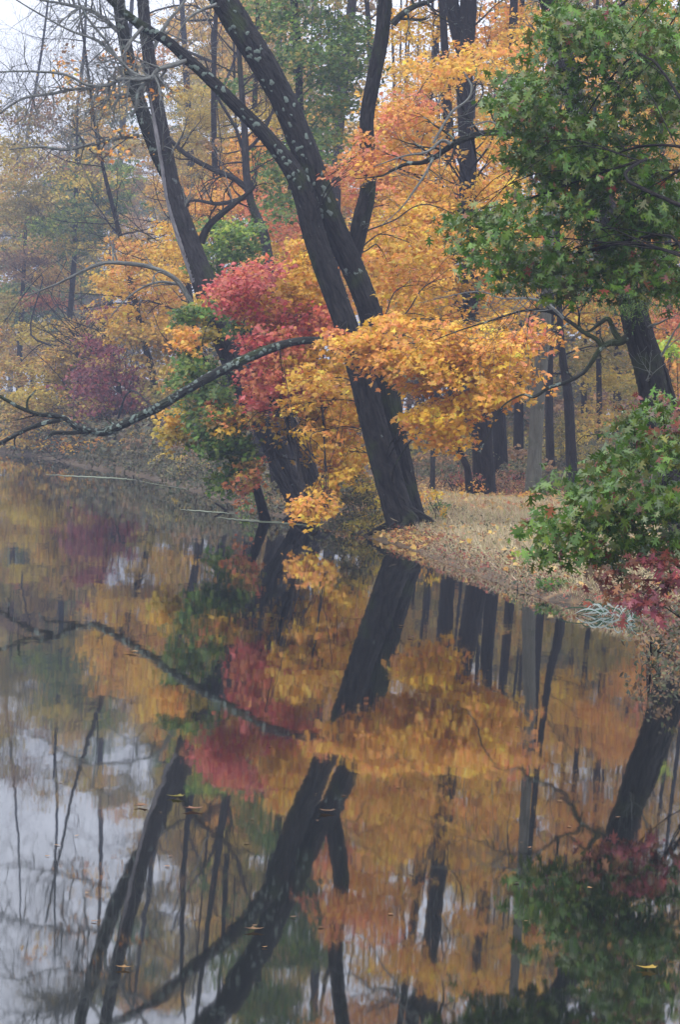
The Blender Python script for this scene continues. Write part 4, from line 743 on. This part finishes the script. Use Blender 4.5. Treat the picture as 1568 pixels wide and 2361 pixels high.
o = L.build('distant_foliage', 'simple', LEAF); tag(o, 'hazy mass of autumn woodland foliage beyond the shore trees', 'woods', kind='stuff')
T = Tubes()
for k in range(56):
    x_ = R_.uniform(560, 1750); d_ = R_.uniform(125, 205); w_ = R_.uniform(5, 13); x2 = x_ + R_.normal() * 25
    pp = pxpath([(x_, 965 + 1.9 * F / d_, w_ * 1.2), (x_ + (x2 - x_) * .4, 700, w_ * 0.9), (x2, 300, w_ * 0.6), (x2 + R_.normal() * 12, -150, w_ * 0.3)], d_, 4)
    T.add(pp, 6, 0.04); twigs_along(T, pp, 5, 3.0, None, 1, None, 0.2, 0.4, kids=3)
for k in range(10):
    x_ = R_.uniform(-250, 480); d_ = R_.uniform(340, 480); w_ = R_.uniform(3, 6); x2 = x_ + R_.normal() * 25
    top = R_.uniform(250, 620)
    pp = pxpath([(x_, 965 + 1.9 * F / d_, w_ * 1.2), (x_ + (x2 - x_) * .4, 800, w_ * 0.9), (x2, top, w_ * 0.7)], d_, 4); T.add(pp, 6, 0.04)
    for kk in range(4): twig(T, pp[-1][:3], np.array([R_.normal() * 0.45, R_.normal() * 0.3, 1.0]), R_.uniform(8, 15), pp[-1][3] * 0.75, 3, 0.22, 0.3, 4)
o = T.build('distant_trunks', BARK_PLAIN); tag(o, 'crowd of hazy trunks and bare limbs deep in the wood', 'woods', kind='stuff')

# ================================================================ GRASS, LITTER AND SMALL PLANTS
def on_land(n, x0, x1, y0, y1, smin, smax):
    X = R_.uniform(x0, x1, n * 3); Y = R_.uniform(y0, y1, n * 3); s = sdist(X, Y)
    k = (s > smin) & (s < smax); X, Y = X[k][:n], Y[k][:n]; return np.stack([X, Y, gz(X, Y)], 1)
L = Leaves()
gp_ = on_land(230000, 0.8, 8, 34, 82, 0.0, 7); gp_ = gp_[(gp_[:, 0] > 1.6 + (gp_[:, 1] - 66) * 0.04)]
n_ = len(gp_); L.p.append(gp_ - [0, 0, 0.03]); sh = sdist(gp_[:, 0], gp_[:, 1]); pk = (R_.uniform(0, 1, n_) < np.exp(-sh / 0.22) * 0.7)[:, None]; L.c.append(np.where(pk, cols_of(str('rust'), n_) * 0.6 + 0.4 * cols_of('brown', n_), cols_of('straw', n_))); L.s.append(R_.uniform(0.08, 0.27, n_) * np.clip(0.35 + sh, 0.4, 1)); tj = np.where(sh < 0.6, 0.75, 0.42)[:, None]; L.n.append(np.array([0, -1, 0.3]) + R_.normal(size=(n_, 3)) * 0.5); L.t.append(np.array([-0.1, 0, 0.7]) + R_.normal(size=(n_, 3)) * tj)
o = L.build('grass', 'blade', DRY, None, 0.5); tag(o, 'dry tawny grass covering the low bank', 'grass', kind='stuff')
L = Leaves()
gp_ = on_land(26000, -3, 10, 68, 110, 0.1, 40); L.scatter(gp_[::2] + [0, 0, 0.02], 'litter', 0.10, np.array([0, -0.15, 1.0]), np.array([0.3, 0.2, 0]), 0.45); L.scatter(gp_[1::2] + [0, 0, 0.02], 'brown', 0.10, np.array([0, -0.15, 1.0]), np.array([0.3, 0.2, 0]), 0.45)
gp_ = on_land(500, 1.2, 6, 38, 64, 0.1, 9); L.scatter(gp_ + [0, 0, 0.16], 'litter', 0.10, None, None, 0.5)
gp_ = on_land(2600, 0.5, 8, 70, 84, 0.1, 12); L.scatter(gp_ + [0, 0, 0.12], 'litter', 0.13, np.array([0, -0.5, 0.8]), None, 0.5)
gp_ = on_land(600, 0.7, 2.2, 60, 68, 0.0, 1.2); L.scatter(gp_ + [0, 0, 0.07], 'litter', 0.11, np.array([0, -0.5, 0.8]), None, 0.5)
o = L.build('fallen_leaves', 'maple', DRY); tag(o, 'yellow and tan fallen leaves lying over the bank', 'leaf litter', kind='stuff')
L = Leaves()   # low red and green weeds along the waterline
gp_ = on_land(4500, 0.9, 6, 30, 66, -0.02, 0.6); gp_[:, 2] += R_.uniform(0, 0.2, len(gp_)); L.scatter(gp_, 'rust', 0.06)
gp_ = on_land(5000, 0.9, 7, 34, 74, 0.0, 2.5); gp_[:, 2] += R_.uniform(0, 0.2, len(gp_)); L.scatter(gp_, 'dull', 0.055)
gp_ = on_land(60000, -45, 1.0, 62, 225, 0.0, 3.5); gp_[:, 2] += R_.uniform(0, 0.5, len(gp_)); L.scatter(gp_, 'dull', 0.16)
gp_ = on_land(16000, 3.0, 6.5, 27, 39, 0.0, 1.6); gp_[:, 2] += R_.uniform(0, 0.3, len(gp_)); L.scatter(gp_, 'dull', 0.06)
gp_ = on_land(5000, 3.0, 6.5, 27, 39, 0.0, 1.6); gp_[:, 2] += R_.uniform(0, 0.35, len(gp_)); L.scatter(gp_, 'rust', 0.07)
gp_ = on_land(70000, -60, -4, 105, 235, 0.0, 9); gp_[:, 2] += R_.uniform(0, 1, len(gp_)) ** 1.5 * 1.8; L.scatter(gp_, 'dull', 0.24)
o = L.build('weeds', 'oval', LEAF); tag(o, 'low reddish and green weeds fringing the water line', 'weeds', kind='stuff')

def clump(name, label, cat, px_, py_, n, h, spread, pal, templ, lean=0.3, width=None, mat=None, curl=0.4):
    g = G(px_, py_); g[2] = max(gz1(g[0], g[1]), 0.0)
    L = Leaves(); a = R_.uniform(0, 6.28, n); r = np.sqrt(R_.uniform(0, 1, n)) * spread
    pos = np.stack([g[0] + r * np.cos(a), g[1] + r * np.sin(a) * 1.2, g[2] + R_.uniform(-0.02, h * 0.55 if templ == 'oval' else 0.02, n)], 1)
    L.p.append(pos); L.c.append(cols_of(pal, n)); L.s.append(h * R_.uniform(0.5, 1.0, n) * (0.35 if templ == 'oval' else 1))
    L.n.append(np.array([0, -0.6, 0.7]) + R_.normal(size=(n, 3)) * 0.5); L.t.append(np.stack([np.cos(a) * lean, np.sin(a) * lean, 0.8 + 0 * a], 1) + R_.normal(size=(n, 3)) * 0.3)
    root = thing(name, tuple(g), label, cat)
    L.build('foliage', templ, mat or LEAF, root, curl)
    T = Tubes()
    for k in range(10):
        e = pos[R_.integers(n)]; s0 = np.array([g[0] + R_.normal() * spread * .3, g[1], g[2] - 0.05]); T.add([np.append(s0, 0.006), np.append((s0 + e) / 2 + [0, 0, 0.03], 0.004), np.append(e, 0.002)], 4)
    T.build('branch_stems', BARK_PLAIN, root); return root  # thin stems of the weed
clump('green_weed', 'leafy bright green weed at the water edge in front of the tan grass', 'plant', 1278, 1376, 420, 0.22, 0.26, 'green', 'oval')
clump('green_weed', 'sprig of yellow green weed standing in the middle of the tan grass', 'plant', 1190, 1330, 90, 0.30, 0.16, 'lime', 'oval')
# arching strap leaves of two pale waterside tufts
def strap_tuft(label, px_, py_, count, dirx, ln):
    g = G(px_, py_); g[2] = 0.02; root = thing('strap_leaf_tuft', tuple(g), label, 'plant', 'pale tufts at the water edge')
    V = []; Fq = []; n0 = 0; bc = []
    for k in range(count):
        a = R_.uniform(-0.9, 0.9); dx = dirx * math.cos(a) + R_.normal() * 0.15; dy = math.sin(a) * 0.9; l_ = ln * R_.uniform(0.3, 1.1); hgt = R_.uniform(0.02, 0.17); w_ = R_.uniform(0.007, 0.012)
        s0 = g + np.array([R_.normal() * 0.09, R_.normal() * 0.35, 0]); K = 9
        for q in range(K):
            t = q / (K - 1); c_ = s0 + np.array([dx * l_ * t, dy * l_ * t, max(4 * hgt * t * (1 - t * 0.98) - 0.03 * t, 0.004 - 0.02)]); ww = w_ * (1 - t ** 3)
            V += [c_ + [-dy * ww * 0.4, 0, ww], c_ - [-dy * ww * 0.4, 0, ww]]
        for q in range(K - 1): Fq.append((n0 + 2 * q, n0 + 2 * q + 1, n0 + 2 * q + 3, n0 + 2 * q + 2))
        n0 += 2 * K; bc += [((0.05, 0.12, 0.06, 1) if k % 2 else (0.55, 0.64, 0.58, 1))] * (K - 1)
    Fq = np.array(Fq); o = link('foliage', mesh_np('foliage', V, Fq.ravel(), np.arange(len(Fq)) * 4, np.full(len(Fq), 4), DRY, colors=np.array(bc)), root); return root
strap_tuft('pale blue green tuft of strap leaves arching left over the water', 1402, 1420, 20, -1, 0.5)
strap_tuft('pale blue green tuft of strap leaves dipping towards the right corner', 1442, 1432, 18, 1, 0.28)
# hemlock sprays on the twisted trunk
L = Leaves()
for a in [(1440, 640, 50, 40), (1470, 700, 40, 30), (1420, 690, 40, 24), (1500, 690, 50, 30)]: L.blob(a[0], a[1], a[2], a[3], 49, 'green', 0.7, 0, 0.07, 0.7, 0.4, None, 0, 0.4, 0.1)
T = Tubes(); C = np.concatenate([q[3] for q in L.centers])
for e in C: s0 = P(1452, 680, 50); T.add([np.append(s0, 0.01), np.append((s0 + e) / 2 + [0, 0, 0.1], 0.007), np.append(e, 0.003)], 4)
rt = thing('hemlock', tuple(np.array([P(1560, 1200, 51)[0], 51, gz1(P(1560, 1200, 51)[0], 51)])), 'wispy dark green hemlock sprays across the twisted trunk at right', 'tree')
T.add(pxpath([(1640, 1300, 30), (1570, 1000, 26), (1510, 800, 20), (1452, 680, 10), (1430, 600, 5)], 51), 6); T.build('trunk', BARK_PLAIN, rt); L.build('crown', 'needle', LEAF, rt)

# ================================================================ THINGS ON THE WATER
def sliver(name, label, cat, pts, mat_, group=None):
    V = []; Fq = []
    K = 40; pts = np.array(pts, float)
    for q in range(K + 1):
        t = q / K; x_ = np.interp(t, np.linspace(0, 1, len(pts)), pts[:, 0]); y_ = np.interp(t, np.linspace(0, 1, len(pts)), pts[:, 1]); h_ = np.interp(t, np.linspace(0, 1, len(pts)), pts[:, 2])
        jj = R_.normal() * 0.5; h_ *= 0.65; V += [G(x_, y_ - h_ * 0.5 + jj, 0.008), G(x_, y_ + h_ * (0.5 + abs(R_.normal()) * 0.2) + jj, 0.008)]
    for q in range(K): Fq.append((2 * q, 2 * q + 1, 2 * q + 3, 2 * q + 2))
    Fq = np.array(Fq); o = link(name, mesh_np(name, V, Fq.ravel(), np.arange(K) * 4, np.full(K, 4), mat_)); return tag(o, label, cat, group)
m, n, o = newmat('duckweed_film'); tc = nd(n, 'ShaderNodeTexCoord'); no = nd(n, 'ShaderNodeTexNoise'); no.inputs['Scale'].default_value = 9; n.links.new(tc.outputs['Object'], no.inputs['Vector'])
cr = nd(n, 'ShaderNodeValToRGB'); cr.color_ramp.elements[0].color = (0.08, 0.11, 0.05, 1); cr.color_ramp.elements[1].color = (0.24, 0.28, 0.15, 1); n.links.new(no.outputs[0], cr.inputs[0])
p = nd(n, 'ShaderNodeBsdfPrincipled'); p.inputs['Roughness'].default_value = 0.5; n.links.new(cr.outputs[0], p.inputs['Base Color']); n.links.new(p.outputs[0], o.inputs[0]); WEED = m
sliver('algae_film', 'long pale green streak of floating algae below the far orange sprays', 'algae', [(105, 1094, 1), (160, 1097, 3), (230, 1100, 4), (290, 1104, 3), (310, 1106, 1)], WEED)
sliver('algae_film', 'pale streak of floating algae just left of the fallen stick', 'algae', [(415, 1174, 1), (450, 1177, 3), (500, 1180, 3), (540, 1184, 1)], WEED)
sliver('algae_film', 'widest green streak of floating algae reaching the grey leaning tree', 'algae', [(500, 1192, 1), (540, 1197, 4), (600, 1201, 7), (660, 1206, 6), (720, 1212, 2)], WEED)
sliver('algae_film', 'thin faint streak of algae close to the brownish shore bushes', 'algae', [(320, 1109, 0.8), (380, 1120, 1.5), (450, 1130, 1.5), (510, 1140, 0.8)], WEED)
def stick(label, paths, d):
    g = P(paths[0][0][0], paths[0][0][1], d); root = thing('fallen_branch', (g[0], g[1], 0), label, 'branch')
    for pt in paths: T = Tubes(); T.add(pxpath(pt, d), 6, 0.1); T.build('stick', BARK_PLAIN, root)
stick('dark broken stick poking out of the water beside the algae streak', [[(545, 1205, 6), (530, 1188, 6), (515, 1172, 5), (495, 1160, 4)], [(530, 1188, 5), (515, 1196, 4), (500, 1204, 3)]], 81)
stick('dead forked branch dipping into the water before the shore bushes', [[(310, 1090, 5), (318, 1065, 4), (322, 1050, 3)], [(316, 1075, 3), (305, 1062, 2)]], 128)
stick('thin dead branches trailing in the water below the grey leaning tree', [[(665, 1222, 7), (690, 1200, 6), (720, 1190, 5)], [(735, 1226, 6), (722, 1205, 5), (700, 1192, 4)], [(850, 1232, 4), (830, 1220, 4), (810, 1210, 3)]], 73)
# a dark fallen log with a pale rock beside it, far shore
T = Tubes(); rt = thing('fallen_log', tuple(G(270, 1082)), 'dark fallen log at the far shore next to a pale stone', 'log'); T.add(pxpath([(240, 1068, 9), (262, 1062, 12), (285, 1064, 12), (305, 1078, 10)], 132), 8, 0.1); T.build('wood', BARK_PLAIN, rt)
def rock(label, x_, y_, s, z=0.0):
    g = G(x_, y_, z); K1, K2 = 7, 10; V = []; Fq = []
    for a_ in range(K1 + 1):
        th = a_ / K1 * math.pi
        for b_ in range(K2):
            ph = b_ / K2 * 2 * math.pi; rr = s * (1 + R_.normal() * 0.09)
            V.append(g + np.array([rr * 1.3 * math.sin(th) * math.cos(ph), rr * math.sin(th) * math.sin(ph), rr * 0.55 * math.cos(th)]))
    for a_ in range(K1):
        for b_ in range(K2): Fq.append((a_ * K2 + b_, a_ * K2 + (b_ + 1) % K2, (a_ + 1) * K2 + (b_ + 1) % K2, (a_ + 1) * K2 + b_))
    Fq = np.array(Fq); o = link('stone', mesh_np('stone', V, Fq.ravel(), np.arange(len(Fq)) * 4, np.full(len(Fq), 4), BARE_WOOD, uv=np.random.default_rng(1).uniform(0, 0.2, (len(Fq) * 4, 2)), smooth=True)); tag(o, label, 'stone')
rock('small pale stone at the far shore beside the dark log', 276, 1082, 0.22)
# leaves afloat
def floater(label, x_, y_, size, rot, pal, group='leaves floating on the pond', curl=0.35):
    g = G(x_, y_, 0.006 + size * 0.06); L = Leaves()
    c_ = cols_of(pal, 1)
    a_ = math.radians(rot); K = MAPLE.shape[0]
    V = []
    for (u_, v_) in MAPLE:
        v2 = v_ - 0.5; X = (u_ * math.cos(a_) - v2 * math.sin(a_)) * size; Y = (u_ * math.sin(a_) + v2 * math.cos(a_)) * size
        V.append(g + np.array([X, Y, curl * size * (abs(u_) ** 1.5) * 0.5 + 0.12 * size * v2 * v2]))
    V.append(g - np.array([0, 0, 0.05 * size])); c0 = K
    Fv = np.array([(c0, i_, (i_ + 1) % K) for i_ in range(K)])
    o = link('floating_leaf', mesh_np('floating_leaf', V, Fv.ravel(), np.arange(K) * 3, np.full(K, 3), DRY, colors=np.tile(np.append(c_[0], 1), (K, 1)))); return tag(o, label, 'leaf', group)
for a in [('biggest tan leaf afloat left of the centre of the dark reflected trunk', 442, 1862, 0.13, 20, 'brown'), ('greenish pale leaf afloat just above the biggest tan one', 402, 1835, 0.12, 70, 'olive'), ('pale leaf afloat on the far side of the pair of tan ones', 322, 1856, 0.10, 120, 'brown'),
          ('long pale leaf afloat on the reflection of the mossy branch', 300, 1502, 0.16, 80, 'brown'), ('dull leaf afloat on the dark fork of the reflected maple', 750, 1868, 0.12, 40, 'brown'), ('small leaf afloat beside the reflected maple trunk low down', 585, 2140, 0.09, 10, 'brown'),
          ('pale leaf afloat near the reflected red leaves, alone', 945, 1468, 0.11, 60, 'brown'), ('small pale leaf afloat above the lone one', 925, 1442, 0.09, 30, 'brown'), ('small grey leaf afloat at the bottom by the thin reflected stem', 285, 2228, 0.07, 0, 'brown'), ('yellow brown leaf afloat in the bottom right corner', 1490, 2230, 0.10, 60, 'olive')]:
    floater(*a)
L = Leaves(); n_ = 90   # specks of leaf and scum too many to count
X = R_.uniform(100, 1500, n_); Y = 1290 + 900 * R_.uniform(0, 1, n_) ** 1.8; pos = np.array([G(a, b, 0.006) for a, b in zip(X, Y)]); k = sdist(pos[:, 0], pos[:, 1]) < -0.3
pos = pos[k]; L.scatter(pos, 'brown', 0.035, np.array([0, 0, 1.0]), np.array([1.0, 0.3, 0]), 0.04); X = R_.uniform(0.3, 5, 9000); Y = R_.uniform(30, 68, 9000); s9 = sdist(X, Y); k = (s9 < -0.01) & (s9 > -0.35) & (R_.uniform(0, 1, 9000) < np.exp(s9 * 9)); pos = np.stack([X, Y, 0 * X + 0.007], 1)[k][:240]
L.scatter(pos, 'brown', 0.07, np.array([0, 0, 1.0]), np.array([1.0, 0.3, 0]), 0.05)
o = L.build('floating_specks', 'simple', DRY, None, 0.1); tag(o, 'tiny pale specks of debris drifting on the pond', 'debris', kind='stuff')

# ================================================================ HAZE
hz = mesh_np('haze', [(x_, y_, z_) for x_ in (-610, 610) for y_ in (-610, 610) for z_ in (-3.0, 34.0)], np.array([(0, 1, 3, 2), (4, 6, 7, 5), (0, 4, 5, 1), (2, 3, 7, 6), (0, 2, 6, 4), (1, 5, 7, 3)]).ravel(), np.arange(6) * 4, np.full(6, 4), None)
m, n, o = newmat('haze_air'); v = nd(n, 'ShaderNodeVolumePrincipled'); v.inputs['Density'].default_value = 0.0024; v.inputs['Color'].default_value = (0.235, 0.265, 0.345, 1); v.inputs['Anisotropy'].default_value = 0.4
n.links.new(v.outputs[0], o.inputs['Volume']); hz.materials.append(m); ho = link('haze', hz); tag(ho, kind='stuff')
